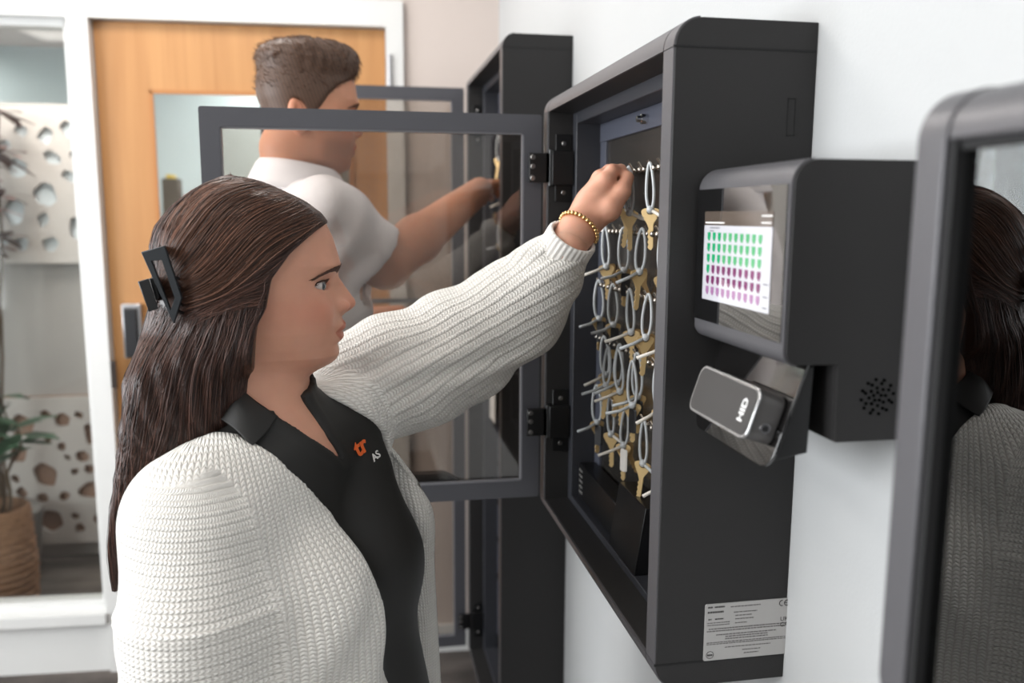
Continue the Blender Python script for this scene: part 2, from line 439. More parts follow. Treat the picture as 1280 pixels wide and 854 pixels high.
# potted plants beyond the window
m_leaf = mat('leaf_green', (52, 78, 58), 0.35, var=0.3, vscale=14); m_leafr = mat('leaf_bronze', (104, 74, 70), 0.4, var=0.3, vscale=14)
m_bask = mat('woven_wicker', (150, 112, 84), 0.8, var=0.3, vscale=60, bump=1.0, bscale=90)
def leaf(mb, base, d, L, wd, rng):
    d = np.array(d, float); d /= np.linalg.norm(d); s = np.cross(d, (0, 0, 1.0)); s /= np.linalg.norm(s)+1e-9; nn = np.cross(s, d)
    V = []; n = 7
    for i in range(n+1):
        t = i/n; w = wd*math.sin(PI*min(1, t*0.95+0.03))**0.8; c = np.array(base)+d*L*t-np.array([0, 0, 1])*L*0.25*t*t
        V += [c-s*w, c+nn*0.004-np.array([0, 0, 0.15*w]), c+s*w]
    F = []
    for i in range(n):
        for k in (0, 1): F.append([3*i+k, 3*i+k+1, 3*i+k+4, 3*i+k+3])
    mb.add(V, F)
c0 = aY(8, 720, 3.35)
bx, by = float(c0[0])-0.02, 3.35
t = thing('potted_plant', 'leafy green plant in a round woven basket on the carpet behind the side window', 'plant', (bx, by, 0))
zt = float(aY(15, 632, 3.35)[2])
mb = MB(); n = 28
prof = [(0.085, 0.0), (0.115, 0.03), (0.125, zt*0.5), (0.118, zt-0.01), (0.108, zt), (0.1, zt-0.02), (0.1, zt-0.05), (0.0, zt-0.05)]
V = []; F = []
for r, z in prof:
    for k in range(n): V.append((bx+r*math.cos(2*PI*k/n), by+r*math.sin(2*PI*k/n), z))
for i in range(len(prof)-1):
    for k in range(n): F.append([i*n+k, i*n+(k+1) % n, (i+1)*n+(k+1) % n, (i+1)*n+k])
F.append(list(range(n))); mb.add(V, F)
for i in range(16):
    z = 0.015+i*(zt-0.02)/16; r = np.interp(z, [0, 0.03, zt*0.5, zt], [0.088, 0.116, 0.126, 0.112])
    mb.tube([(bx+(r+0.003*math.sin(14*2*PI*k/112+PI*i))*math.cos(2*PI*k/112), by+(r+0.003*math.sin(14*2*PI*k/112+PI*i))*math.sin(2*PI*k/112), z) for k in range(112)], 0.006, 5, closed=True)
mb.build('basket', m_bask, t, smooth=0.8)
rng = np.random.RandomState(3)
st = MB(); lf = MB()
for s_ in range(7):
    a = rng.uniform(0, 6.28); h = rng.uniform(0.75, 1.3); b = np.array([bx+0.03*math.cos(a), by+0.03*math.sin(a), zt-0.05])
    e = np.array([bx+(0.05+0.13*rng.rand())*math.cos(a), by+0.15*rng.rand()*math.sin(a), h])
    P = [b+(e-b)*k/10+np.array([0.015*math.sin(k), 0.01*math.cos(1.7*k), 0]) for k in range(11)]
    st.tube(P, [0.009-0.0006*k for k in range(11)], 6)
    for k in range(3, 11):
        for _ in range(2):
            aa = rng.uniform(0, 6.28)
            if h*k/10 < 0.5: continue
            leaf(lf, P[k], (math.cos(aa), math.sin(aa), rng.uniform(-0.2, 0.5)), rng.uniform(0.1, 0.17), rng.uniform(0.024, 0.04), rng)
st.build('stem', mat('stem_brown', (96, 78, 60), 0.7), t, smooth=True); lf.build('foliage', m_leaf, t, smooth=True, fix=False)
px, py = float(aY(-34, 215, 3.76)[0]), 3.76
t = thing('potted_plant', 'bronze-leaved plant with reddish foliage at the left edge behind the side window', 'plant', (px, py, 0))
mb = MB(); mb.tube([(px, py, 0.0), (px, py, 0.02), (px, py, 0.3), (px, py, 0.31)], [0.1, 0.12, 0.15, 0.14], 24); mb.build('pot', mat('pot_grey', (120, 118, 116), 0.6), t, smooth=0.8)
st = MB(); lf = MB()
for s_ in range(6):
    a = rng.uniform(0, 6.28); e = np.array([px+0.1*math.cos(a), py+0.1*math.sin(a), rng.uniform(1.75, 2.0)]); b = np.array([px, py, 0.29])
    P = [b+(e-b)*k/10+np.array([0.01*math.sin(k+s_), 0.01*math.cos(k), 0]) for k in range(11)]
    st.tube(P, 0.006, 6)
    for k in range(7, 11):
        for _ in range(4):
            aa = rng.uniform(0, 6.28); leaf(lf, P[k], (math.cos(aa), math.sin(aa), rng.uniform(-0.5, 0.6)), rng.uniform(0.1, 0.16), 0.025, rng)
st.build('stem', MATS['stem_brown'], t, smooth=True); lf.build('foliage', m_leafr, t, smooth=True, fix=False)

# papers and boxes on a counter glimpsed through the door glass
YC = 4.2
def px_box(name, u0, u1, v0, v1, Y, dep, mt, label, cat, bev=0.004, group=None):
    a = aY(u0, v1, Y); b = aY(u1, v0, Y)
    mb = MB(); mb.box(a[0], b[0], Y, Y+dep, a[2], b[2]); o = mb.build(name, mt, origin=((a[0]+b[0])/2, Y, a[2]), bevel=bev); tag(o, label, cat, group); return o
zc_ = float(aY(230, 272, YC)[2])
mb = MB(); mb.box(-1.2, 0.35, YC-0.05, YC+0.5, zc_-0.04, zc_); mb.box(-1.18, 0.33, YC, YC+0.45, 0.0, zc_-0.04)
o = mb.build('high_counter', mat('counter_pale', (205, 200, 196), 0.5), bevel=0.005); tag(o, 'pale high counter with small boxes on it, seen through the glass of the maple door', 'counter')
for nm_, u0, u1, v0, v1, c, lab in (('carton', 203, 221, 223, 272, (84, 74, 62), 'dark brown carton on the high counter beyond the door glass'),
                                ('binder', 206, 214, 218, 226, (206, 178, 72), 'small yellow pack lying on top of the dark brown carton'),
                                ('box', 231, 247, 244, 272, (200, 72, 74), 'red box on the high counter beyond the door glass')):
    a = aY(u0, v1, YC); b = aY(u1, v0, YC)
    z0 = zc_ if v1 == 272 else float(aY(205, 223, YC)[2]); z1 = float(b[2])
    mb = MB(); mb.box(a[0], b[0], YC+0.02, YC+0.12, z0, z1); o = mb.build(nm_ if nm_ != 'binder' else 'paper_pack', mat('c_'+nm_, c, 0.6), origin=((a[0]+b[0])/2, YC+0.05, z0), bevel=0.004); tag(o, lab, 'box')
# notices fixed to the back of the door glass
t0, z1 = wt(409, 206); t1, z0 = wt(440, 262)
q = MB(); wbox(q, t1+0.003, t0, 0.0465, 0.048, z0, z1); pp = q.build('paper_notice', mat('paper', (226, 226, 222), 0.7)); tag(pp, 'white paper notice stuck on the door glass behind the man', 'notice')
t0a, z1a = wt(424, 238); t1a, z0a = wt(437, 258)
q = MB(); wbox(q, t1a, t0a, 0.0455, 0.0464, z0a, z1a); q.build('yellow_patch', mat('paper_yellow', (226, 208, 70), 0.7), pp)
t0a, z1a = wt(414, 215); t1a, z0a = wt(426, 236)
q = MB(); wbox(q, t1a, t0a, 0.0455, 0.0464, z0a, z1a); q.build('tan_patch', mat('paper_tan', (206, 176, 140), 0.7), pp)
# ================================================================ key cabinets
m_cab = mat('cabinet_charcoal', (42, 41, 41), 0.45, 0.0, 0.3, bump=0.35, bscale=900)
m_cab_lit = mat('cabinet_front_lit', (92, 91, 94), 0.38, 0.3, 0.5, bump=0.2, bscale=900)  # same charcoal, lightened to carry the light on the fronts
m_cabi = mat('cabinet_interior', (50, 51, 56), 0.42, bump=0.2, bscale=900)
m_seam = mat('seam_dark', (16, 16, 17), 0.7)
m_black = mat('satin_black', (16, 16, 17), 0.35)
m_chrome = mat('chrome', (225, 225, 225), 0.12, 1.0)
XF = 0.319; XB = XW
def cab_outline(zb, zt, R):
    return [(XB, zt+R), ]+arc(XF+R, zt, R, 90, 180, 10)+arc(XF+R, zb, R, 180, 270, 10)+[(XB, zb-R)]
def key_cabinet(label, y0, y1, zb, zt, R=0.029, side=0.03, step=0.012, open_=True):
    t = thing('key_cabinet', label, 'cabinet', ((XF+XB)/2, (y0+y1)/2, zb-R), 'wall-mounted key cabinets')
    # one folded steel shell: side plates, curved top and bottom, back
    out = cab_outline(zb, zt, R)
    mb = MB()
    for a, b in ((y0, y0+side), (y1-side, y1)):
        mb.prism(out, lambda p, q_, s, a=a, b=b: (p, a+(b-a)*s, q_))
    g = 0.001
    top = [(XB, zt+R-g)]+arc(XF+R, zt, R-g, 90, 180, 10)+[(XF+0.014, zt), (XF+0.04, zt-0.002), (XB, zt-0.002)]
    bot = [(XB, zb-R+g)]+arc(XF+R, zb, R-g, 270, 180, 10)+[(XF+0.014, zb), (XF+0.04, zb+0.002), (XB, zb+0.002)]
    for P in (top, bot): mb.prism(P, lambda p, q_, s: (p, y0+side+(y1-y0-2*side)*s, q_))
    sh = mb.build('shell', m_cab, t, bevel=0.0012)
    # front strips of the side plates, light on them put into their colour; seams
    mb = MB()
    for a, b in ((y0, y0+side), (y1-side, y1)):
        mb.box(XF-0.0012, XF+0.002, a+0.001, b-0.001, zb+0.001, zt-0.001)
        for z_, s_, e_ in ((zt, 180, 95), (zb, 180, 265)):
            ar = arc(XF+R, z_, R+0.0012, s_, e_, 10); ar2 = arc(XF+R, z_, R-0.002, e_, s_, 10)
            mb.prism(ar+ar2, lambda p, q_, s, a=a, b=b: (p, a+0.001+(b-a-0.002)*s, q_))
    for z_, s_, e_ in ((zt, 180, 95), (zb, 180, 265)):
        ar = arc(XF+R, z_, R+0.0012, s_, e_, 10); ar2 = arc(XF+R, z_, R-0.002, e_, s_, 10)
        mb.prism(ar+ar2, lambda p, q_, s: (p, y0+side+0.0012+(y1-y0-2*side-0.0024)*s, q_))
    mb.build('lit_front_strip', m_cab_lit, t, smooth=0.6)
    for z_ in (zt, zb): MB().box(XF-0.0014, XB-0.002, y0-0.0006, y0+0.002, z_-0.0011, z_+0.0011).build('seam', m_seam, t)
    # inner liner: a stepped box
    xi = XF+0.042; xk = 0.402; yi0, yi1 = y0+side+step*2, y1-side-step*2; zi0, zi1 = zb+step, zt-step-0.008
    mb = MB()
    mb.box(xi, XB-0.003, y0+side, yi0, zb, zt); mb.box(xi, XB-0.003, yi1, y1-side, zb, zt)
    mb.box(xi, XB-0.003, yi0, yi1, zi1, zt); mb.box(xi, XB-0.003, yi0, yi1, zb, zi0)
    mb.box(xk+0.012, XB-0.003, yi0, yi1, zi0, zi1)
    mb.build('liner', m_cabi, t, bevel=0.0015)
    hz = zi1-0.030
    mb = MB(); mb.box(xk-0.001, xk+0.012, yi0, yi1, hz, zi1); mb.box(xk, xk+0.012, yi1-0.03, yi1, zi0, hz); mb.box(xk, xk+0.012, yi0, yi0+0.03, zi0, hz); mb.box(xk, xk+0.012, yi0, yi1, zi0, zi0+0.045)
    mb.build('header_frame', mat('header_bluegrey', (74, 77, 88), 0.4), t, bevel=0.001)
    mb = MB(); mb.box(xk+0.004, xk+0.013, yi0+0.03, yi1-0.03, zi0+0.045, hz)
    mb.build('key_plate', mat('smoked_plate', (128, 122, 116), 0.24, 0.9, var=0.2, vscale=30, stretch=(1, 12, 1)), t)
    return t, dict(xi=xi, xk=xk, yi0=yi0, yi1=yi1, zi0=zi0, zi1=zi1, hz=hz)
def screw(mb, p, n, r=0.004):
    p = np.array(p); n = np.array(n, float); mb.tube([p, p+n*0.0015, p+n*0.0022], [r, r, r*0.75], 14)

def hinge(t, yh, z, s=1.0):
    """black butterfly hinge: one leaf inside the cabinet, one on the open door"""
    b = MB()
    H = 0.055*s
    ys = yh-0.03           # inner face of the far side plate
    b.box(XF+0.012, XF+0.04, ys-0.004, ys, z-H, z+H)
    b.box(XF+0.004, XF+0.04, ys-0.016, ys-0.004, z-0.028*s, z+0.028*s)
    b.box(XF-0.034, XF+0.008, yh-0.0405, yh-0.033, z-0.024*s, z+0.024*s)
    b.box(XF-0.006, XF+0.012, yh-0.0405, yh-0.032, z-0.024*s, z+0.024*s)
    b.cyl((XF+0.004, yh-0.036, z-0.03*s), (XF+0.004, yh-0.036, z+0.03*s), 0.006, 14)
    h = b.build('hinge', m_black, t, bevel=0.001)
    for px_, py_, dz, r_ in ((XF+0.026, ys-0.004, -0.04, 0.0038), (XF+0.026, ys-0.004, 0.04, 0.0038), (XF-0.028, yh-0.0405, -0.017, 0.0042), (XF-0.028, yh-0.0405, 0.002, 0.0042), (XF-0.028, yh-0.0405, 0.017, 0.0042)):
        sc = MB(); screw(sc, (px_, py_, z+dz*s), (0, -1, 0), r_); sc.build('screw', mat('screw_steel', (150, 148, 146), 0.3, 1.0), h)
def frame_door(t, yh, x0, x1, z0, z1, wd, mid=None, latch=True):
    """open glazed door, standing square to the cabinet front"""
    ya, yb = yh-0.033, yh-0.013
    nb = MB()
    outer = rrect(x0, x1, z0, z1, 0.004, 3); inner = rrect(x0+wd, x1-wd, z0+wd, z1-wd, 0.006, 4)
    d = curve_mesh('door', [outer, inner]+([] if not mid else []), yb-ya, lambda a, b, c: (a, (ya+yb)/2+c, b), m_cabd, t)
    if mid:
        q = MB(); q.box(x0+wd, x1-wd, ya+0.003, yb-0.003, mid-0.006, mid+0.006); q.build('rail', m_cabd, t)
    # seal just inside the frame
    q = MB()
    g_ = 0.0025
    for a in ((x0+wd, x0+wd+g_, z0+wd, z1-wd), (x1-wd-g_, x1-wd, z0+wd, z1-wd), (x0+wd, x1-wd, z0+wd, z0+wd+g_), (x0+wd, x1-wd, z1-wd-g_, z1-wd)):
        q.box(a[0], a[1], ya+0.002, ya+0.014, a[2], a[3])
    q.build('door_seal', mat('seal_grey', (120, 120, 124), 0.4), t)
    q = MB(); q.box(x0+wd, x1-wd, ya+0.011, ya+0.015, z0+wd, z1-wd); q.build('door_glass', glass('door_glass', (232, 228, 224), 1.0, 0.02), t)
    if latch:
        q = MB(); q.add([(x1-0.33, yb, z0+wd-0.002), (x1-0.13, yb, z0+wd-0.002), (x1-0.165, yb, z0+wd+0.014), (x1-0.33, yb, z0+wd+0.014),
                         (x1-0.33, yb+0.02, z0+wd-0.002), (x1-0.13, yb+0.02, z0+wd-0.002), (x1-0.165, yb+0.02, z0+wd+0.014), (x1-0.33, yb+0.02, z0+wd+0.014)],
                        [[0, 1, 2, 3], [4, 7, 6, 5], [0, 4, 5, 1], [1, 5, 6, 2], [2, 6, 7, 3], [3, 7, 4, 0]])
        q.build('latch_bar', m_black, t)
m_cabd = mat('door_frame_charcoal', (76, 76, 81), 0.4, 0.1, bump=0.2, bscale=900)

# --- the open cabinet the woman reaches into
Y0, Y1 = 0.84, 1.44; ZB, ZT = 1.048, 1.713
cab, C1 = key_cabinet('charcoal key cabinet full of keys, glass door open, the woman reaches into it', Y0, Y1, ZB, ZT)
frame_door(cab, 1.448, -0.234, 0.309, 1.052, 1.709, 0.03)
for z_ in (1.545+0.077, 1.545-0.355): hinge(cab, 1.44, z_)
# lock knob, cover on the side
p = aX(808, 149, 0.4)
mb = MB(); mb.cyl(p+np.array([0.004, 0, 0]), p+np.array([-0.008, 0, 0]), 0.007, 20); mb.cyl(p+np.array([-0.008, 0, 0]), p+np.array([-0.014, 0, 0]), 0.0045, 16); mb.build('knob', m_chrome, cab, smooth=0.6)
a = aY(982.5, 170, Y0); b = aY(995, 123, Y0)
mb = MB()
for x0_, x1_, z0_, z1_ in ((a[0], a[0]+0.0008, a[2], b[2]), (b[0]-0.0008, b[0], a[2], b[2]), (a[0], b[0], a[2], a[2]+0.0008), (a[0], b[0], b[2]-0.0008, b[2])): mb.box(x0_, x1_, Y0-0.0005, Y0+0.001, z0_, z1_)
mb.build('side_cover_outline', m_seam, cab)
# electronics box and bracket at the bottom
bx_ = MB(); bx_.box(0.372, 0.402, 1.165, 1.378, ZB+0.014, 1.122); eb = bx_.build('control_box', m_black, cab, bevel=0.002)
v_ = MB()
for i in range(5): v_.box(0.3712, 0.3725, 1.352, 1.372, ZB+0.024+i*0.0095, ZB+0.028+i*0.0095)
v_.build('vent', mat('vent_grey', (110, 108, 106), 0.4), eb)
mb = MB(); mb.prism([(0.362, ZB+0.0125), (0.376, 1.155), (0.404, 1.155), (0.404, ZB+0.0125)], lambda p, q_, s: (p, 1.045+0.118*s, q_)); mb.build('cable_cover', m_black, cab, bevel=0.001)
# rating label on the near side
la = aY(881.5, 754.5, Y0); lb = aY(986, 748.3, Y0); lc = aY(881, 826, Y0)
lx0, lx1 = la[0], lb[0]; lz1 = (la[2]+lb[2])/2; lz0 = lc[2]
def onside(e=0.0): return lambda a, b, c: (lx0+a, Y0-0.0012-e-c, lz0+b)
lw, lh = lx1-lx0, lz1-lz0
mb = MB(); mb.prism(rrect(lx0, lx1, lz0, lz1, 0.002), lambda p, q_, s: (p, Y0-0.001*s, q_)); lab = mb.build('rating_label', mat('label_silver', (176, 174, 172), 0.45), cab)
ink = mat('label_ink', (104, 101, 100), 0.6); inkd = mat('label_ink_dark', (64, 62, 62), 0.6)
mb = MB(); rg = np.random.RandomState(4)
def dashes(mb, x0, x1, z, h, wl=0.003):
    x = x0
    while x < x1:
        w = min(wl*rg.uniform(0.5, 1.6), x1-x); mb.box(x, x+w*0.8, Y0-0.0013, Y0-0.001, z, z+h); x += w
for fx0, fx1, fz, hh in ((0.30, 0.66, 0.92, 0.0011), (0.34, 0.62, 0.82, 0.001), (0.36, 0.56, 0.76, 0.001), (0.36, 0.58, 0.7, 0.001), (0.36, 0.5, 0.63, 0.0009), (0.05, 0.98, 0.55, 0.0012), (0.03, 0.96, 0.51, 0.0012), (0.14, 0.86, 0.44, 0.0011), (0.25, 0.76, 0.4, 0.0011), (0.25, 0.76, 0.36, 0.0011),
                         (0.03, 0.98, 0.31, 0.0009), (0.03, 0.98, 0.28, 0.0009), (0.25, 0.8, 0.21, 0.0009), (0.46, 0.68, 0.14, 0.0009), (0.48, 0.66, 0.08, 0.0009), (0.03, 0.3, 0.66, 0.0009), (0.03, 0.3, 0.62, 0.0009)):
    dashes(mb, lx0+fx0*lw, lx0+fx1*lw, lz0+fz*lh, hh)
mb.build('small_print', ink, lab)
mb = MB()
for fx0, fx1, fz, hh in ((0.03, 0.09, 0.93, 0.0018), (0.11, 0.23, 0.93, 0.0018), (0.03, 0.22, 0.84, 0.002), (0.04, 0.08, 0.72, 0.0014), (0.12, 0.22, 0.72, 0.0014)): dashes(mb, lx0+fx0*lw, lx0+fx1*lw, lz0+fz*lh, hh, 0.002)
cx_, cz_ = lx0+0.075*lw, lz0+0.1*lh
mb.build('printed_text', inkd, lab); mb = MB()
mb.tube([(cx_+0.0042*math.cos(2*PI*k/24), Y0-0.0012, cz_+0.0042*math.sin(2*PI*k/24)) for k in range(24)], 0.0003, 5, closed=True); dashes(mb, cx_-0.003, cx_+0.003, cz_-0.001, 0.0018, 0.0016)
mb.build('round_mark', inkd, lab); mb = MB()
for k, (cx_, cz_) in enumerate(((lx0+0.915*lw, lz0+0.92*lh), (lx0+0.975*lw, lz0+0.92*lh))):      # the C and E of the conformity mark
    A = [(cx_+0.0032*math.cos(math.radians(a_)), Y0-0.0012, cz_+0.0032*math.sin(math.radians(a_))) for a_ in range(80, 285, 12)]
    mb.tube(A, 0.0005, 5)
    if k: mb.box(cx_-0.003, cx_, Y0-0.0013, Y0-0.001, cz_-0.0004, cz_+0.0004)
mb.build('conformity_mark', inkd, lab); mb = MB()
# approval marks at the right: U and K A letters
for s_, fx, fz in (('UK', 0.9, 0.6), ('CA', 0.9, 0.5)):
    V, F = text_geo(s_, 0.0075, lambda a, b, c, fx=fx, fz=fz: (lx0+fx*lw+a, Y0-0.0013, lz0+fz*lh+b)); mb.add(V, F)
mb.build('approval_mark', inkd, lab)

# --- key hook strips
m_hook = mat('hook_steel', (172, 166, 158), 0.25, 1.0); m_loop = mat('grey_loop', (186, 190, 192), 0.3, coat=0.3); m_tail = mat('white_tail', (214, 208, 198), 0.4)
m_brass = mat('brass', (222, 192, 138), 0.36, 0.35, var=0.1, vscale=40); m_brass2 = mat('brass_dark', (188, 156, 108), 0.38, 0.35)
m_tagb = mat('tag_black', (24, 24, 26), 0.4)
rows = [1.607, 1.520, 1.433, 1.346, 1.259]
for i, z_ in enumerate(rows[:6]):
    off = 0.041*(i % 2)
    mb = MB(); mb.box(0.392, 0.4065, 0.93, 1.347, z_-0.0022, z_+0.0022)
    for k in range(22): mb.sphere((0.391, 0.935+k*0.0195, z_), 0.0042, 6)
    for k in range(11): mb.tube([(0.392, 0.95+k*0.039, z_+0.002), (0.388, 0.95+k*0.039, z_+0.008), (0.386, 0.95+k*0.039, z_+0.011)], 0.0016, 6)
    mb.build('hook_rail', m_hook, cab, smooth=0.8)

def key_geo(mb, p, ang, L=0.052, tilt=0.0, flat=(0, 1, 0)):
    """house key: triangular bow with a hole, shoulder and notched blade; hangs from p; ang in the hanging plane"""
    ax = np.array(flat, float)
    ax /= np.linalg.norm(ax); dn = np.array([0, 0, -1.0]); dn = dn*math.cos(ang)+ax*math.sin(ang); wd = ax*math.cos(ang)-np.array([0, 0, -1.0])*math.sin(ang); th = np.cross(dn, wd)
    prof = [(0.0, 0.0075), (0.002, 0.0115), (0.006, 0.0125), (0.013, 0.0095), (0.019, 0.0055), (0.022, 0.0040)]
    t = 0.0012
    outer = [(s, w) for s, w in prof]+[(L-0.004, 0.0038), (L, 0.0012)]
    right = [(L-0.001, -0.0012)]
    s = L-0.004
    k = 0
    while s > 0.025: right.append((s, -0.0036+(0.0016 if k % 2 else 0.0))); s -= 0.0035; k += 1
    right += [(s, -w) for s, w in prof[::-1]]
    P = outer+right
    hole = [(0.0055+0.0032*math.cos(a_), 0.005*math.sin(a_)) for a_ in np.linspace(0, 2*PI, 13)[:-1]]
    # bow ring is made from a fan of quads round the hole, blade from an n-gon
    split = 0.0125
    def at(s_, w_, q_): return np.array(p)+dn*s_+wd*w_+th*(t*q_)
    bow = [(s_, w_) for s_, w_ in P if s_ <= 0.0131]
    left = [(0.0, 0.0075), (0.002, 0.0115), (0.006, 0.0125), (0.0125, 0.0097)]; 
    ring = []
    for a_ in np.linspace(0, 2*PI, 25)[:-1]:
        d = np.array([math.cos(a_), math.sin(a_)]); best = None
        Q = [(0.0125, -0.0097), (0.006, -0.0125), (0.002, -0.0115), (0.0, -0.0075), (0.0, 0.0075), (0.002, 0.0115), (0.006, 0.0125), (0.0125, 0.0097)]
        c = np.array([0.0055, 0.0])
        for i in range(8):
            A = np.array(Q[i]); B = np.array(Q[(i+1) % 8]); M_ = np.array([d, A-B]).T
            try: sol = np.linalg.solve(M_, A-c)
            except Exception: continue
            if sol[0] > 0 and -1e-6 <= sol[1] <= 1+1e-6: best = c+d*sol[0]; break
        ring.append((best, c+d*np.array([0.0032, 0.005])))
    V = []; F = []; n = len(ring)
    for q_ in (-1, 1):
        for o_, i_ in ring: V += [at(*o_, q_), at(*i_, q_)]
    for i in range(n):
        j = (i+1) % n
        F += [[2*i, 2*j, 2*j+1, 2*i+1], [2*n+2*i, 2*n+2*i+1, 2*n+2*j+1, 2*n+2*j], [2*i, 2*n+2*i, 2*n+2*j, 2*j], [2*i+1, 2*j+1, 2*n+2*j+1, 2*n+2*i+1]]
    mb.add(V, F)
    B = [(0.0125, 0.0097), (0.019, 0.0055), (0.022, 0.0040)]+[(L-0.004, 0.0038), (L, 0.0012)]+right[:-6]+[(0.022, -0.0040), (0.019, -0.0055), (0.0125, -0.0097)]
    n = len(B); V = [at(a_, b_, q_) for q_ in (-1, 1) for a_, b_ in B]
    mb.add(V, [list(range(n))[::-1], [n+i for i in range(n)]]+[[i, (i+1) % n, n+(i+1) % n, n+i] for i in range(n)])

def key_set(kind, name='key_set'):
    """grey security loop, knot with a slanting tail, and brass keys; origin at the hook"""
    t = bpy.data.objects.new(name, None); COL.objects.link(t); ORG[t.name] = np.zeros(3); t.empty_display_size = 0.01
    rg = np.random.RandomState(100+kind)
    L = 0.058+0.008*rg.rand(); w = 0.0055+0.0022*rg.rand(); sw = rg.uniform(-0.004, 0.004)
    P = []
    for a_ in np.linspace(0, 2*PI, 25)[:-1]:
        yy = w*math.sin(a_)*(1-0.25*math.cos(a_)); zz = -L/2+L/2*math.cos(a_)
        P.append((-0.004+0.003*math.sin(a_), yy+sw*(-zz/L), zz+0.004))
    mb = MB(); mb.tube(P, 0.0021, 7, closed=True); mb.build('loop', m_loop, t, smooth=True)
    e = np.array([-0.004, sw, -L+0.004])
    mb = MB(); mb.sphere(e, 0.0055, 8); mb.build('knot', m_loop, t, smooth=True)
    sgn = 1 if kind % 3 else -1
    mb = MB(); mb.tube([e, e+np.array([-0.008, sgn*0.016, -0.008]), e+np.array([-0.016, sgn*0.034, -0.016+0.006*rg.rand()])], 0.0024, 7); mb.build('tail', m_tail if kind % 2 else m_loop, t, smooth=True)
    mb = MB(); key_geo(mb, e+np.array([0.0005, 0, 0.002]), rg.uniform(-0.12, 0.12), flat=(rg.uniform(-0.25, 0.45), -1, 0), L=0.056); mb.build('key', m_brass, t)
    if kind in (1, 4, 5):
        mb = MB(); key_geo(mb, e+np.array([0.003, 0, 0.001]), 0.45*sgn, 0.05, flat=(0.5, -0.9, 0)); mb.build('key', m_brass2, t)
    if kind in (2, 5):
        f = e+np.array([-0.006, -0.004, -0.004]); c = m_tagb if kind == 2 else mat('tag_white', (226, 222, 216), 0.4)
        mb = MB(); mb.prism([(x, z) for x, z in rrect(-0.006, 0.006, -0.034, 0.0, 0.003)], lambda p, q_, s: (f[0]+p*0.6, f[1]+p*0.8+0.003*s, f[2]+q_)); mb.build('tag', c, t)
    return t
protos = [key_set(k) for k in range(6)]
used_p = [False]*6
def kids(o): return [c for c in bpy.data.objects if c.parent == o]
PK = [kids(p_) for p_ in protos]
def place_keys(loc, kind, label, group, rz=0.0):
    if not used_p[kind]: t = protos[kind]; used_p[kind] = True
    else:
        t = protos[kind].copy(); COL.objects.link(t)
        for c in PK[kind]:
            d = c.copy(); COL.objects.link(d); d.parent = t
    t.location = loc; t.rotation_euler = (0, 0, rz)
    t['label'] = label; t['category'] = 'keys'; t['group'] = group
    return t
ordn = ['top', 'second', 'third', 'fourth', 'fifth', 'lowest']
cold = ['by the near side wall', 'next to the near side', 'in the middle of the rail', 'right of centre', 'left of centre', 'at the far left end']
rg = np.random.RandomState(21)
KS = 0
for i, z_ in enumerate(rows):
    off = 0.041*(i % 2)
    ys_ = [1.305, 1.222, 1.141, 1.06, 0.98] if i % 2 == 0 else [1.31+0.005, 1.228, 1.15, 1.07, 0.99]
    if i % 2 == 1: ys_ = [1.30, 1.215, 1.13, 1.05, 0.97]
    else: ys_ = [1.335, 1.255, 1.173, 1.095, 1.01]
    if i == 0: ys_ = [1.19, 1.105, 1.02]
    for j, y_ in enumerate(ys_):
        if i in (3, 4) and j in (1, 2): extra = True
        k = int(rg.randint(0, 6))
        if i == 0: k = (0, 3, 0)[j]
        if i == 1: k = (1, 2, 4, 3, 0)[j]
        if i == 5: k = (0, 5, 3, 1, 0)[j]
        what = ['one brass key', 'two brass keys', 'a brass key and black tag', 'one brass key', 'two brass keys', 'brass keys and a white tag'][k]
        pos = ['first', 'second', 'third', 'fourth', 'fifth'][j]
        if i == 0: pos = ['first visible right of the hand', 'second right of the hand', 'third right of the hand'][j]
        place_keys((0.389, y_+rg.uniform(-0.004, 0.004), z_+0.003), k, 'grey loop with %s, %s%s on the %s rail' % (what, pos, '' if i == 0 else ' from left', ordn[i]), 'key sets hanging in the open cabinet', 1.15+rg.uniform(-0.35, 0.35))
# a few doubled sets in the crowded fourth row
for j, (y_, dz) in enumerate(((1.235, -0.004), (1.185, 0.0), (1.12, -0.006))):
    place_keys((0.378, y_, rows[3]+dz), (4, 1, 2)[j], 'extra grey key loop crowded in front of the fourth rail, %s' % ['leftmost', 'middle', 'rightmost'][j], 'key sets hanging in the open cabinet', 1.0)

# --- tall cabinet at the far end
p2 = aY(632, 54, 1.86); 
cab2, C2 = key_cabinet('tall charcoal key cabinet by the far wall that the man reaches into', 1.86, 2.46, 0.222, 1.9)
frame_door(cab2, 2.475, -0.245, 0.309, 0.228, 1.895, 0.034, mid=float(aY(500, 376, 2.45)[2]), latch=False)
for v_ in (152, 790): hinge(cab2, 2.46, float(aX(596, v_, 0.33)[2]), 1.0)
for i in range(12):
    z_ = 1.75-0.115*i
    mb = MB(); mb.box(0.392, 0.4065, 1.95, 2.37, z_-0.0022, z_+0.0022); mb.build('hook_rail', m_hook, cab2)
for i, (y_, r_) in enumerate(((2.33, 0), (2.26, 1), (2.3, 2), (2.35, 3), (2.22, 4), (2.3, 5))):
    place_keys((0.389, y_, 1.753-0.115*r_), i, 'grey loop of keys in the tall far cabinet, rail %s from the top' % ['one', 'two', 'three', 'four', 'five', 'six'][r_], 'key sets hanging in the far cabinet', 1.2)
mb = MB(); a = aX(607, 512, 0.38); b = aX(619, 470, 0.38); mb.box(0.378, 0.381, b[1], a[1]+0.0, a[2], b[2]); o = mb.build('key_tag', mat('tag_white', (226, 222, 216), 0.4), origin=(0.38, a[1], a[2])); tag(o, 'long white tag hanging inside the tall far cabinet', 'tag')

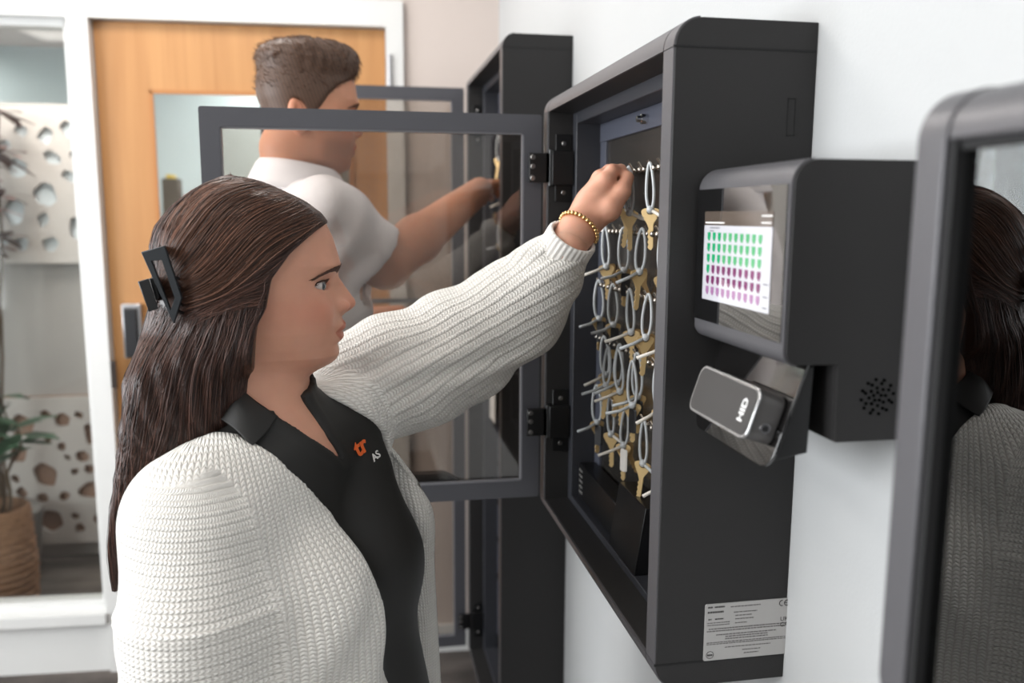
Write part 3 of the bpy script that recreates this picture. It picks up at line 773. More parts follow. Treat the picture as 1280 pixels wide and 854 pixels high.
# --- small closed cabinet nearest the camera, smoked glass front that mirrors the woman
ya, yb = -0.15, 0.45; zb3, zt3 = 1.262, 1.587; R = 0.029
t = thing('key_cabinet', 'closed charcoal cabinet at the right edge, dark glass door mirroring the woman', 'cabinet', ((XF+XB)/2, 0.15, zb3-R), 'wall-mounted key cabinets')
sd = 0.024
for a_ in (yb-sd, ya): MB().prism(cab_outline(zb3, zt3, R), lambda p, q_, s: (p, a_+sd*s, q_)).build('side_panel', m_cab_lit, t, bevel=0.0012)
for z_, sg, nm_ in ((zt3, 1, 'top_cap'), (zb3, -1, 'bottom_cap')):
    mb = MB()
    P = [(XB, z_+sg*(R-0.001))]+arc(XF+R, z_, R-0.001, sg*90, 180 if sg > 0 else -180, 10)+[(XF+0.012, z_-sg*0.004), (XB, z_-sg*0.004)]
    mb.prism(P, lambda p, q_, s: (p, ya+sd+0.0015+(yb-ya-2*sd-0.003)*s, q_))
    mb.build(nm_, m_cab_lit, t, bevel=0.0008)
mb = MB(); mb.box(0.44, XB, ya+sd, yb-sd, zb3, zt3); mb.build('back_panel', m_cabi, t)
mb = MB()
for a_, b_ in ((yb-sd-0.0055, yb-sd-0.001), (ya+sd+0.001, ya+sd+0.0055)): mb.box(XF+0.003, XF+0.02, a_, b_, zb3, zt3)
mb.box(XF+0.006, XF+0.02, ya+sd, yb-sd, zt3-0.006, zt3-0.001); mb.build('door_gasket', m_seam, t)
an = math.radians(-1.6)
yc, xc_ = yb-sd-0.006, XF+0.010
V = []
for s_ in (0, (yc-(ya+sd+0.006))):
    for dx in (0, 0.004):
        for z_ in (zb3+0.004, zt3-0.004): V.append((xc_+dx-0*s_, yc-s_, z_))
# pane leans a touch: its near end sits slightly proud
V = [(x-math.tan(-an)*(yc-y)*0.35, y, z) for x, y, z in V]
obj('glass_door', V, [[0, 1, 3, 2], [4, 6, 7, 5], [0, 4, 5, 1], [2, 3, 7, 6], [0, 2, 6, 4], [1, 5, 7, 3]], glass('smoked_mirror', (58, 54, 52), 1.3, 0.13), t)

# --- touch terminal on the side of the open cabinet
TX, TY0, TY1 = 0.350, 0.645, 0.8385
t = thing('touch_terminal', 'charcoal touchscreen terminal fixed to the near side of the open cabinet', 'terminal', (0.41, 0.74, 1.353))
R = 0.021
prof = [(XB, 1.591)]+arc(TX+R, 1.591-R, R, 90, 180, 8)+arc(TX+0.012, 1.421+0.012, 0.012, 180, 270, 6)+[(0.398, 1.421), (0.400, 1.353), (XB, 1.353)]
mb = MB(); mb.prism(prof, lambda p, q_, s: (p, TY0+0.0035+(TY1-TY0-0.0035)*s, q_)); mb.build('housing', m_cab, t, bevel=0.001)
prof2 = [(p if p > TX+0.003 else p+0.0, q_) for p, q_ in prof]
bez = arc(TX+R, 1.591-R, R+0.0012, 100, 180, 8)+arc(TX+0.012, 1.421+0.012, 0.0132, 180, 262, 6)
bez = bez+[(p+0.0035 if True else p, q_) for p, q_ in arc(TX+0.012, 1.421+0.012, 0.0132, 262, 180, 6)+arc(TX+R, 1.591-R, R+0.0012, 180, 100, 8)]
mb = MB(); mb.prism(bez, lambda p, q_, s: (p, TY0+0.002+(TY1-TY0-0.004)*s, q_)); mb.build('front_bezel', m_cab_lit, t, smooth=0.5)
mb = MB(); mb.prism([(p, q_) for p, q_ in prof], lambda p, q_, s: (p+0.0006, TY0+0.0*s+0.0035*s, q_)); mb.build('end_plate', m_cab, t, bevel=0.0006)
mb = MB(); mb.box(TX-0.0022, TX-0.0010, TY0+0.006, TY1-0.0015, 1.4395, 1.5710); mb.build('screen_glass', None, t)
sg_ = kids(t)[-1]
sgm = mat('screen_black_gloss', (8, 8, 9), 0.03, 0.0, 1.0, coat=1.0); sgm.node_tree.nodes['Principled BSDF'].inputs['IOR'].default_value = 1.9
for c in kids(t):
    if c.name.startswith('screen_glass'): c.data.materials.clear(); c.data.materials.append(sgm)
dy0, dy1, dz0, dz1 = 0.673, 0.816, 1.4615, 1.549
xs_ = TX-0.0027
m_disp = mat('display_white', (190, 190, 196), 0.04, emit=0.14, coat=1.0); m_head = mat('display_header', (84, 74, 66), 0.04, emit=0.1, coat=1.0)
mb = MB(); mb.box(xs_, xs_+0.0004, dy0, dy1, dz0, dz1-0.0135); ds = mb.build('display', m_disp, t)
mb = MB(); mb.box(xs_, xs_+0.0004, dy0, dy1, dz1-0.0135, dz1); mb.build('display_header', m_head, ds)
def shield(mb, yc_, zc_, w, h):
    P = [(-w, h), (w, h), (w, -h*0.1), (w*0.45, -h), (-w*0.2, -h), (-w, -h*0.4)]
    mb.prism(P, lambda p, q_, s: (xs_-0.0001-0.0002*s, yc_-p, zc_+q_))
gr = [MB() for _ in range(4)]
for r_ in range(6):
    for c_ in range(10):
        y_ = dy1-0.0125-c_*0.0122; z_ = dz1-0.0245-r_*0.0107
        g_ = (0 if c_ < 3 else 1) if (r_ < 3 or (r_ == 3 and c_ == 0)) else (2 if r_ in (3, 4) else 3)
        shield(gr[g_], y_, z_, 0.0035, 0.0042)
for g_, (n_, c) in zip(gr, (('icon_emerald', (28, 150, 98)), ('icon_green', (72, 158, 104)), ('icon_purple', (112, 42, 92)), ('icon_mauve', (150, 104, 146)))):
    g_.build('key_icons', mat(n_, c, 0.05, emit=0.12, coat=1.0), ds)
mb = MB(); rg = np.random.RandomState(9)
def sdash(y0_, y1_, z_, h):
    y = y0_
    while y > y1_: 
        w = rg.uniform(0.0012, 0.0035); mb.box(xs_-0.0003, xs_, y-w*0.8, y, z_, z_+h); y -= w
sdash(dy1-0.003, dy1-0.045, dz1-0.0115, 0.0012); sdash(dy0+0.02, dy0+0.003, dz1-0.0045, 0.001); sdash(dy0+0.02, dy0+0.003, dz1-0.0105, 0.001)
mb.build('header_text', mat('display_text_white', (225, 225, 225), 0.1, emit=0.5), ds)
mb = MB(); sdash(dy1-0.014, dy1-0.036, dz1-0.0165, 0.0012); sdash(dy1-0.014, dy1-0.022, dz1-0.0195, 0.0012)
for z_ in (0.024, 0.013, 0.0035): sdash(dy0+0.012, dy0+0.004, dz0+z_, 0.0014)
mb.build('body_text', mat('display_text_grey', (120, 120, 126), 0.1, emit=0.2), ds)
# speaker holes
mb = MB(); sc_ = aY(1096.5, 496, TY0)
pts = []
for rr, n_, a0 in ((0.0037, 5, 0.3), (0.0078, 8, 0.1), (0.0118, 8, 0.5), (0.0152, 12, 0.15)):
    for k in range(n_): pts.append((rr*math.cos(a0+2*PI*k/n_), rr*math.sin(a0+2*PI*k/n_)))
for a_, b_ in pts: mb.cyl((sc_[0]+a_, TY0-0.0006, sc_[2]+b_), (sc_[0]+a_, TY0+0.002, sc_[2]+b_), 0.0015, 10)
mb.build('speaker_holes', mat('hole_black', (3, 3, 3), 0.9, spec=0.0), t)

# reader: glossy plate under the screen, tilted, with a metal-edged credential reader
a = aY(1008, 459, 0.655); b = aY(960, 589, 0.655)
e1 = (b-a); H_ = np.linalg.norm(e1); e1 /= H_                   # down the plate
e2 = np.array([0, 1.0, 0]); e3 = np.cross(e2, e1); e3 = e3 if e3[0] < 0 else -e3      # outward
wlen = 0.168
t = thing('card_reader', 'small grey metal-edged card reader on a glossy black bracket below the touchscreen', 'reader', tuple(a+e1*H_-e3*0.02))
def PL(s, w, d): return a+e1*s+e2*w+e3*d
P = rrect(0.0, H_, 0.0, wlen, 0.022, 8); P = [(s, w) for s, w in P]
P = [(-0.012, 0.0), (-0.012, wlen)]+arc(H_-0.018, wlen-0.018, 0.018, 90, 0, 8)+arc(H_-0.018, 0.018, 0.018, 0, -90, 8)
mb = MB(); mb.prism(P, lambda s, w, q_: PL(s, w, -0.003*q_)); pl = mb.build('bracket_plate', mat('piano_black', (14, 13, 13), 0.05, 0.0, 0.8, coat=1.0), t, bevel=0.0006)
wb = MB(); c_ = aY(1010, 570, 0.655)
side = [a-e3*0.003, PL(H_*0.90, 0, -0.003), np.array([float(c_[0]), 0.655, float(c_[2])+0.002]), np.array([float(c_[0])+0.002, 0.655, 1.4185]), ]
V = [p_+np.array([0, 0.0015, 0]) for p_ in side]+[p_+np.array([0, 0.14, 0]) for p_ in side]
wb.add(V, [[0, 1, 2, 3], [4, 7, 6, 5], [0, 4, 5, 1], [1, 5, 6, 2], [2, 6, 7, 3], [3, 7, 4, 0]])
wb.build('bracket_wedge', m_black, t, bevel=0.001)
# reader body
w0, w1 = 0.006, 0.132
rt_ = rrect
s0, s1 = 0.031, 0.076
mb = MB(); mb.prism(rrect(s0, s1, w0+0.002, w1, 0.010, 6), lambda s, w, q_: PL(s, w, 0.0005+0.026*q_)); rb = mb.build('reader_body', mat('reader_side_grey', (96, 94, 93), 0.4, 0.4), t, bevel=0.002)
mb = MB(); mb.prism(rrect(s0-0.0012, s1+0.0012, w0, w1+0.002, 0.011, 6), lambda s, w, q_: PL(s, w, 0.0255+0.0022*q_)); mb.build('chrome_rim', mat('rim_silver', (205, 205, 206), 0.22, 0.9), t, bevel=0.0006)
mb = MB(); mb.prism(rrect(s0+0.0015, s1-0.0015, w0+0.0028, w1-0.001, 0.009, 6), lambda s, w, q_: PL(s, w, 0.0272+0.0012*q_)); mb.build('reader_face', mat('reader_face_grey', (62, 60, 59), 0.6, spec=0.3), t, bevel=0.0005)
# HID lettering, reading upward
sh_ = (s0+s1)/2+0.0105
V, F = text_geo('HID', 0.0125, lambda x, y, z: PL(sh_-x, w0+0.0235-y*1.0, 0.0287), bold=0.0004)
obj('logo_text', V, F, mat('logo_white', (225, 225, 223), 0.4, emit=0.0), t)
sc = MB(); cpt = PL((s0+s1)/2+0.008, w0+0.002, 0.012)
sc.tube([cpt, cpt+np.array([0, -0.0012, 0])], [0.0052, 0.0048], 20); sc.build('reader_screw', m_chrome, t, smooth=0.6)
sc = MB(); sc.tube([cpt+np.array([0, -0.001, 0]), cpt+np.array([0, -0.0018, 0])], [0.003, 0.003], 6); sc.build('screw_socket', m_seam, t)
sc = MB(); cpt = PL((s0+s1)/2+0.01, 0.0085, 0.0); sc.tube([cpt, cpt+e3*0.002], [0.0052, 0.0046], 20); sc.build('bracket_screw', mat('dark_steel', (90, 90, 90), 0.2, 1.0), t, smooth=0.6)
# ================================================================ people
def unit(v): v = np.array(v, float); return v/np.linalg.norm(v)
def sstep(x): x = np.clip(x, 0, 1); return x*x*(3-2*x)
class Frame:
    def __init__(s, o, f, u=(0, 0, 1)):
        s.o = np.array(o, float); s.f = unit(f); s.l = unit(np.cross(np.array(u, float), s.f)); s.u = np.cross(s.f, s.l)
    def loc(s, X, Y, Z):
        dx, dy, dz = X-s.o[0], Y-s.o[1], Z-s.o[2]
        return (dx*s.f[0]+dy*s.f[1]+dz*s.f[2], dx*s.l[0]+dy*s.l[1]+dz*s.l[2], dx*s.u[0]+dy*s.u[1]+dz*s.u[2])
    def wor(s, V): V = np.asarray(V, float); return s.o+V[..., 0:1]*s.f+V[..., 1:2]*s.l+V[..., 2:3]*s.u

# --- skin
def skin(name, base, lip=(176, 92, 88), blush=(196, 116, 98)):
    mt, nt, b = nm(name)
    at = nt.nodes.new('ShaderNodeAttribute'); at.attribute_name = 'tint'
    n = nt.nodes.new('ShaderNodeTexNoise'); n.inputs['Scale'].default_value = 55; n.inputs['Detail'].default_value = 5
    tc = nt.nodes.new('ShaderNodeTexCoord'); nt.links.new(tc.outputs['Object'], n.inputs['Vector'])
    c = s2l(base)
    mx = nt.nodes.new('ShaderNodeMix'); mx.data_type = 'RGBA'; mx.inputs['A'].default_value = (*[x*0.93 for x in c], 1); mx.inputs['B'].default_value = (*[min(1, x*1.07) for x in c], 1)
    nt.links.new(n.outputs['Fac'], mx.inputs['Factor'])
    mu = nt.nodes.new('ShaderNodeMix'); mu.data_type = 'RGBA'; mu.blend_type = 'MULTIPLY'; mu.inputs['Factor'].default_value = 1.0
    nt.links.new(mx.outputs['Result'], mu.inputs['A']); nt.links.new(at.outputs['Color'], mu.inputs['B'])
    nt.links.new(mu.outputs['Result'], b.inputs['Base Color'])
    b.inputs['Roughness'].default_value = 0.48; b.inputs['Specular IOR Level'].default_value = 0.4
    b.inputs['Subsurface Weight'].default_value = 0.25; b.inputs['Subsurface Radius'].default_value = (0.9, 0.35, 0.2); b.inputs['Subsurface Scale'].default_value = 0.008
    bp = nt.nodes.new('ShaderNodeBump'); bp.inputs['Strength'].default_value = 0.12; bp.inputs['Distance'].default_value = 0.0006
    n2 = nt.nodes.new('ShaderNodeTexNoise'); n2.inputs['Scale'].default_value = 700; nt.links.new(tc.outputs['Object'], n2.inputs['Vector'])
    nt.links.new(n2.outputs['Fac'], bp.inputs['Height']); nt.links.new(bp.outputs[0], b.inputs['Normal'])
    return mt
def vcol(o, name, C):
    a = o.data.color_attributes.new(name, 'FLOAT_COLOR', 'POINT')
    C = np.concatenate([C, np.ones((len(C), 1))], 1).astype(np.float32); a.data.foreach_set('color', C.ravel())
def vattr(o, name, A):
    a = o.data.attributes.new(name, 'FLOAT_VECTOR', 'POINT'); a.data.foreach_set('vector', np.asarray(A, np.float32).ravel())

# --- head: level sections through a profile (all in metres, head frame: f forward, l left, u up)
PXM = 1.0/1020.0
def vv(v): return (345-v)*PXM
def xx(x): return (x-335)*PXM
_T = lambda L: (np.array([vv(a) for a, b in L])[::-1], np.array([b for a, b in L])[::-1])
XFt = _T([(236, xx(318)), (239, xx(340)), (246, xx(364)), (255, xx(384)), (268, xx(400)), (279, xx(408)), (298, xx(416.5)), (321, xx(423)), (331, xx(424.8)), (339, xx(422)), (347, xx(418.5)), (358, xx(417.5)), (370, xx(418)), (380, xx(420.5)), (388, xx(423)), (394, xx(424)), (404, xx(424)), (413, xx(422.5)), (422, xx(421.5)), (429, xx(420.3)), (436, xx(421)), (442, xx(421)), (448, xx(418)), (453, xx(412)), (458, xx(403)), (463, xx(390)), (470, xx(366)), (480, xx(345)), (500, xx(330))])
XBt = _T([(236, xx(300)), (239, xx(284)), (246, xx(264)), (255, xx(250)), (270, xx(238)), (290, xx(231)), (320, xx(229)), (345, xx(233)), (370, xx(242)), (400, xx(256)), (430, xx(268)), (450, xx(275)), (480, xx(285)), (500, xx(290))])
WHt = _T([(236, 0.010), (239, 0.026), (246, 0.042), (255, 0.054), (270, 0.0640), (290, 0.0705), (320, 0.0735), (345, 0.0735), (370, 0.0725), (390, 0.0695), (410, 0.065), (430, 0.0575), (442, 0.0505), (452, 0.041), (460, 0.030), (470, 0.020), (500, 0.01)])
XCt = _T([(236, xx(309)), (255, xx(312)), (290, xx(318)), (345, xx(330)), (400, xx(332)), (430, xx(338)), (445, xx(345)), (458, xx(345)), (470, xx(335)), (500, xx(310))])
NPt = _T([(333, 0), (341, 0.0012), (347, 0.0050), (354, 0.0110), (361, 0.0165), (368, 0.0215), (374, 0.0252), (379, 0.0258), (383, 0.0232), (387, 0.0165), (391, 0.0080), (395, 0.0028), (400, 0.0)])
NWt = _T([(333, 0.0075), (347, 0.0065), (358, 0.0078), (368, 0.0100), (379, 0.0125), (388, 0.0120), (400, 0.010)])
LPt = _T([(397, 0), (401, 0.0030), (405, 0.0062), (409, 0.0066), (411.5, 0.0048), (413.2, 0.0024), (415.5, 0.0044), (420, 0.0056), (424, 0.0042), (428, 0.0008), (431, 0)])
def itp(T, u): return np.interp(u, T[0], T[1]).astype(np.float32)
EYE = (xx(396.0), 0.0305, vv(354.5)); ER = 0.0118
def head_field(F, L, U, ear=True, eyes=True, nose=1.0):
    aL = np.abs(L); u1 = U[0, 0, :] if U.ndim == 3 and np.allclose(U[0, 0, :], U[-1, -1, :]) else None
    def T(t): return itp(t, u1)[None, None, :] if u1 is not None else itp(t, U)
    xf, xb, wd, xc = T(XFt), T(XBt), T(WHt), T(XCt)
    add = T(NPt)*0.86*nose*np.exp(-(aL/T(NWt))**2)+T(LPt)*np.exp(-(aL/0.0205)**4)
    G = lambda l0, v0, sl, sv, h: h*np.exp(-((aL-l0)/sl)**2-((U-vv(v0))/(sv*PXM))**2)
    add = add+G(0.034, 354, 0.017, 13, -0.0085)+G(0.030, 333, 0.02, 8, 0.0032)+G(0.044, 378, 0.017, 18, 0.0035)+G(0.026, 398, 0.008, 14, -0.0018)+G(0.0, 429, 0.018, 5, -0.0012)+G(0.0, 398, 0.0035, 6, -0.0008)
    a = np.maximum(np.where(F > xc, xf+add-xc, xc-xb), 0.004)
    n = 2.25
    k = ((np.abs(F-xc)/a)**n+(aL/np.maximum(wd, 0.004))**n+1e-9)**(1/n)
    d = (k-1)*np.minimum(np.maximum(wd, 0.02), 0.07)*0.85
    top = U-vv(235.5); d = np.maximum(d, top)
    # wings of the nose, nostrils
    d = smin(d, ell(F, aL, U, (xx(426.5), 0.0118, vv(381.5)), (0.0088, 0.0058, 0.0068)), 0.004)
    d = smax(d, -ell(F, aL, U, (xx(433), 0.0062, vv(388.2)), (0.0055, 0.0030, 0.0030)), 0.0015)
    if eyes:
        ef, el, eu = EYE
        ball = np.sqrt((F-ef)**2+(aL-el)**2+(U-eu)**2)
        d = smin(d, ball-ER*1.14, 0.006)
        t = np.clip((aL-el-0.0025)/0.0155, -1, 1)
        cen = eu-0.0004+0.0012*t
        hgt = 0.0060*np.sqrt(np.maximum(1-t*t, 0))
        up = (U-cen); op = np.maximum(np.where(up > 0, up-hgt*1.05, -up-hgt*0.85), np.abs(aL-el-0.0025)-0.0155)
        op = np.maximum(op, ef-0.004-F)
        d = smax(d, -op, 0.0010)
        # crease above the lid
        d = d+0.0009*np.exp(-((U-(eu+0.0078-0.004*t*t))/0.0011)**2)*np.exp(-((aL-el)/0.014)**4)*(F > ef)
    if ear:
        ec = (xx(292), 0.0735, vv(377))
        e1 = ell(F+0.25*(U-ec[2])-0.5*(aL-ec[1]), aL, U, ec, (0.0165, 0.008, 0.031))
        e2 = ell(F+0.25*(U-ec[2])-0.5*(aL-ec[1]), aL-0.006, U, (ec[0]+0.004, ec[1], ec[2]+0.003), (0.0105, 0.006, 0.021))
        e3 = ell(F, aL, U, (ec[0]+0.010, ec[1]-0.002, ec[2]-0.003), (0.004, 0.006, 0.007))
        d = smin(d, smin(smax(e1, -e2, 0.003), e3, 0.003), 0.004)
    return d

def skin_tint(fr, V, lipc, sc=1.0, stubble=0.0):
    F, L, U = [q/s_ for q, s_ in zip(fr.loc(V[:, 0], V[:, 1], V[:, 2]), np.ones(3)*sc)]
    C = np.ones((len(V), 3))
    aL = np.abs(L)
    # lips
    t = np.clip(aL/0.0245, 0, 1)
    up = vv(400.5)-(vv(400.5)-vv(413))*t**2.2+0.0008*np.exp(-((aL-0.006)/0.004)**2)-0.0008*np.exp(-(aL/0.003)**2); lo = vv(427)+(vv(413)-vv(427))*t**2.6
    m_ = sstep((up-U)/0.0012+0.5)*sstep((U-lo)/0.0012+0.5)*(F > xx(395))*(aL < 0.0245)
    C = C*(1-m_[:, None])+np.array(lipc)*m_[:, None]
    # blush on the cheeks, nose, ear
    b = 0.8*np.exp(-((aL-0.05)/0.02)**2-((U-vv(384))/0.02)**2)*(F > 0)+0.6*np.exp(-((F-xx(440))/0.012)**2-((U-vv(378))/0.012)**2)+0.9*np.exp(-((F-xx(290))/0.015)**2-((U-vv(375))/0.03)**2)*(aL > 0.066)
    b = np.clip(b, 0, 1)*(1-m_)
    C = C*(1-b[:, None]*np.array([0.02, 0.19, 0.21]))
    if stubble:
        s = sstep((vv(392)-U)/0.02)*sstep((F-xx(330))/0.03)*(1-m_)*sstep((U-vv(480))/0.02)
        s = np.maximum(s, sstep((F-xx(418))/0.01)*np.exp(-((U-vv(398))/0.006)**2)*(1-m_))
        C = C*(1-stubble*s[:, None]*np.array([0.50, 0.52, 0.5]))
    return C

def eye_parts(fr, root, sc, iris=(52, 64, 72)):
    m_w = mat('eye_white', (204, 194, 188), 0.15, coat=0.8); m_i = mat('iris_greyblue', iris, 0.15, coat=1.0); m_p = mat('pupil', (10, 9, 9), 0.1, coat=1.0)
    for sgn in (-1, 1):
        c = np.array([EYE[0], EYE[1]*sgn, EYE[2]])
        mb = MB(); mb.sphere((0, 0, 0), ER, 16); V = np.array(mb.V)
        o = obj('eye', fr.wor((V+c)*sc), mb.F, m_w, root, smooth=True)
        look = unit((1, -0.30, -0.06))
        for r_, h_, mt_, n_ in ((0.0061, 0.0005, m_i, 'iris'), (0.0028, 0.0009, m_p, 'pupil')):
            s = unit(np.cross(look, (0, 0, 1))); t_ = np.cross(look, s); q = MB(); P = []
            for rr in (1.0, 0.6, 0.0):
                rad = r_*rr; dep = math.sqrt(ER**2-rad**2)+h_
                for k in range(20): P.append(look*dep+s*rad*math.cos(2*PI*k/20)+t_*rad*math.sin(2*PI*k/20))
            Fq = [[a*20+k, a*20+(k+1) % 20, (a+1)*20+(k+1) % 20, (a+1)*20+k] for a in (0, 1) for k in range(20)]
            obj(n_, fr.wor((np.array(P)+c)*sc), Fq, mt_, o, smooth=True, fix=False)
    # lashes and brows as little ribbons of hair
def face_point(fr, sc, l, u, off=0.0):
    """point on the face front at given l,u (arrays) by bisection along f"""
    lo = np.full(len(l), 0.0); hi = np.full(len(l), 0.16)
    for _ in range(26):
        mid = (lo+hi)/2; d = head_field(mid.astype(np.float64), l, u, ear=False, eyes=False); ins = d < 0
        lo = np.where(ins, mid, lo); hi = np.where(ins, hi, mid)
    return np.stack([lo+off, l, u], 1)
def brows(fr, root, sc, mt_, n=150, thick=1.0):
    rg = np.random.RandomState(2)
    for sgn in (-1, 1):
        mb = MB()
        t = rg.rand(n); l = (0.012+0.038*t)*sgn
        base = vv(337.5)+0.0040*np.sin(t*2.6)-0.0085*t*t
        u = base+rg.uniform(-1, 1, n)*0.0042*(1-0.75*t)*thick
        A = face_point(fr, sc, l, u, 0.0006); l2 = l+sgn*(0.006+0.002*rg.rand(n)); u2 = u+(0.0026-0.0058*t)*1.0
        B = face_point(fr, sc, l2, u2, 0.0009)
        for a, b in zip(A, B): mb.tube(fr.wor(np.array([a, (a+b)/2+np.array([0.0003, 0, 0]), b])*sc), [0.00038, 0.00036, 0.00012], 4)
        mb.build('eyebrow', mt_, root, smooth=True)
        mb = MB()
        for k in range(26):
            t = -1+2*k/25.0; l = (EYE[1]+0.0018+0.0118*t); u = EYE[2]-0.0004+0.0012*t+0.0062*math.sqrt(max(1-t*t, 0)); rr = math.sqrt(max(ER**2*1.22-(l-EYE[1])**2-(u-EYE[2])**2, 1e-6))
            p = np.array([EYE[0]+rr, l*sgn, u]); q_ = p+np.array([0.0045, sgn*0.003*max(t, -0.2), 0.0022])
            mb.tube(fr.wor(np.array([p-np.array([0.0008, 0, 0]), (p+q_)/2-np.array([0, 0, 0.0006]), q_])*sc), [0.00045, 0.00035, 0.0001], 4)
        P = []
        for k in range(15):
            t = -1+2*k/14.0; l = (EYE[1]+0.0018+0.0118*t); u = EYE[2]-0.0004+0.0012*t+0.0061*math.sqrt(max(1-t*t, 0)); rr = math.sqrt(max(ER**2*1.17-(l-EYE[1])**2-(u-EYE[2])**2, 1e-6)); P.append((EYE[0]+rr, l*sgn, u))
        mb.tube(fr.wor(np.array(P)*sc), 0.0010, 5)
        mb.build('eyelashes', mt_, root, smooth=True)

def strands(paths, rad, cols, name, mt_, parent):
    """many hairs as thin three-sided tubes; paths (n,m,3)"""
    P = np.asarray(paths); n, m_, _ = P.shape
    T = np.gradient(P, axis=1); T /= np.linalg.norm(T, axis=2)[..., None]+1e-9
    a = np.array([0.3, -0.9, 0.2]); N = np.cross(T, a); N /= np.linalg.norm(N, axis=2)[..., None]+1e-9; B = np.cross(T, N)
    prof = np.interp(np.linspace(0, 1, m_), [0, 0.08, 0.75, 1], [0.5, 1, 0.9, 0.15])[None, :, None]
    R = np.asarray(rad)[:, None, None]*prof
    V = np.stack([P+R*(math.cos(q)*N+math.sin(q)*B) for q in (0, 2*PI/3, 4*PI/3)], 2)     # n,m,3,3
    V = V.reshape(-1, 3)
    base = (np.arange(n)[:, None, None]*m_+np.arange(m_-1)[None, :, None])*3+np.arange(3)[None, None, :]
    nxt = (np.arange(n)[:, None, None]*m_+np.arange(m_-1)[None, :, None])*3+((np.arange(3)+1) % 3)[None, None, :]
    Fq = np.stack([base, nxt, nxt+3, base+3], -1).reshape(-1, 4)
    o = obj(name, V, Fq, mt_, parent, smooth=True, fix=False)
    vcol(o, 'tint', np.repeat(cols, m_*3, axis=0))
    return o
def hair_mat(name, col, rough=0.38):
    mt, nt, b = nm(name)
    at = nt.nodes.new('ShaderNodeAttribute'); at.attribute_name = 'tint'
    mu = nt.nodes.new('ShaderNodeMix'); mu.data_type = 'RGBA'; mu.blend_type = 'MULTIPLY'; mu.inputs['Factor'].default_value = 1.0
    mu.inputs['A'].default_value = (*s2l(col), 1); nt.links.new(at.outputs['Color'], mu.inputs['B']); nt.links.new(mu.outputs['Result'], b.inputs['Base Color'])
    b.inputs['Roughness'].default_value = rough; b.inputs['Specular IOR Level'].default_value = 0.35
    return mt

def poly_sdf(x, y, P):
    """signed distance to polygon P (n,2), negative inside"""
    P = np.asarray(P, float); d = np.full(x.shape, 1e9, np.float32); s = np.zeros(x.shape, bool); n = len(P)
    for i in range(n):
        a, b = P[i], P[(i+1) % n]; ex, ey = b-a; wx, wy = x-a[0], y-a[1]
        t = np.clip((wx*ex+wy*ey)/(ex*ex+ey*ey+1e-12), 0, 1)
        d = np.minimum(d, (wx-ex*t)**2+(wy-ey*t)**2)
        c = ((a[1] <= y) != (b[1] <= y)) & (x < (b[0]-a[0])*(y-a[1])/((b[1]-a[1]) if b[1] != a[1] else 1e-9)+a[0]); s ^= c
    return np.where(s, -np.sqrt(d), np.sqrt(d))

# ---------------------------------------------------------------- the woman
HO = aY(331.5, 345, 1.05)
hf = Frame(HO, (math.cos(-0.01), math.sin(-0.01), 0.0))
zl = np.array([0, 0, 1.0])
woman = thing('person', 'woman in a white knit cardigan, long brown hair in a claw clip, reaching for keys', 'person', (-0.12, 1.0, 0.0))
TF = unit((0.90, -0.43, 0)); TL_ = np.array([-TF[1], TF[0], 0.0])      # chest direction and her left
if TL_[1] < 0: TL_ = -TL_
neck0 = hf.wor(np.array([-0.032, 0, -0.085])); neck1 = aY(318, 512, 1.055)
TC = aY(318, 560, 1.055)                    # top of the torso axis
HIP = np.array([TC[0]+0.045, TC[1]-0.02, 0.86])
nsh = TC-TL_*0.155+np.array([0, 0, -0.035]); fsh = TC+TL_*0.135+TF*0.06+np.array([0, 0, 0.012])
print('WOMAN', HO, TC, nsh, fsh)
def torso(X, Y, Z, e=0.0, drape=False):
    d = cone(X, Y, Z, TC+np.array([0, 0, -0.10])+TF*0.01, HIP, 0.098+e, 0.108+e, (TL_, 0.66))
    d = smin(d, cone(X, Y, Z, nsh+TL_*0.02, fsh-TL_*0.03, 0.052+e, 0.05+e), 0.07)
    for s in (-1, 1): d = smin(d, ell(X, Y, Z, TC+TF*0.090+TL_*0.070*s+np.array([0, 0, -0.165]), (0.080+e, 0.080+e, 0.082+e)), 0.045)
    d = smin(d, cone(X, Y, Z, TC+TF*0.080+TL_*0.095+np.array([0, 0, -0.060]), TC+TF*0.095+TL_*0.078+np.array([0, 0, -0.15]), 0.052+e, 0.072+e), 0.03)
    if drape:
        for s in (-1, 1): d = smin(d, cone(X, Y, Z, TC+TF*0.092+TL_*0.062*s+np.array([0, 0, -0.175]), HIP+TF*0.070+TL_*0.07*s, 0.072+e, 0.075+e), 0.04)
    return d
def wneck(X, Y, Z):
    d = cone(X, Y, Z, neck0, neck1, 0.054, 0.056)
    d = smin(d, cone(X, Y, Z, neck1, neck1+TF*0.02+np.array([0, 0, -0.05]), 0.056, 0.07), 0.03)
    d = smin(d, cone(X, Y, Z, hf.wor(np.array([0.018, 0, -0.095])), neck1+TF*0.022, 0.030, 0.034), 0.03)
    return d
def wskin(X, Y, Z):
    d = smin(wneck(X, Y, Z), torso(X, Y, Z, -0.004), 0.05)
    return d
def w_headloc(F, L, U):
    W_ = [HO[i]+F*hf.f[i]+L*hf.l[i]+U*hf.u[i] for i in range(3)]
    return smin(head_field(F, L, U), wskin(*W_), 0.018)
def w_neckworld(X, Y, Z):
    F, L, U = hf.loc(X, Y, Z)
    d = smin(head_field(F, L, U, eyes=False, ear=False), wskin(X, Y, Z), 0.018)
    d = np.maximum(d, (U+0.112))+0.0022*sstep((U+0.262)/0.012)*sstep((0.094-np.abs(L))/0.01)*sstep((0.142-F)/0.01)
    return d
V1, Q1 = nets(w_headloc, (-0.115, -0.086, -0.252), (0.135, 0.0865, 0.118), 0.0013, hf.wor)
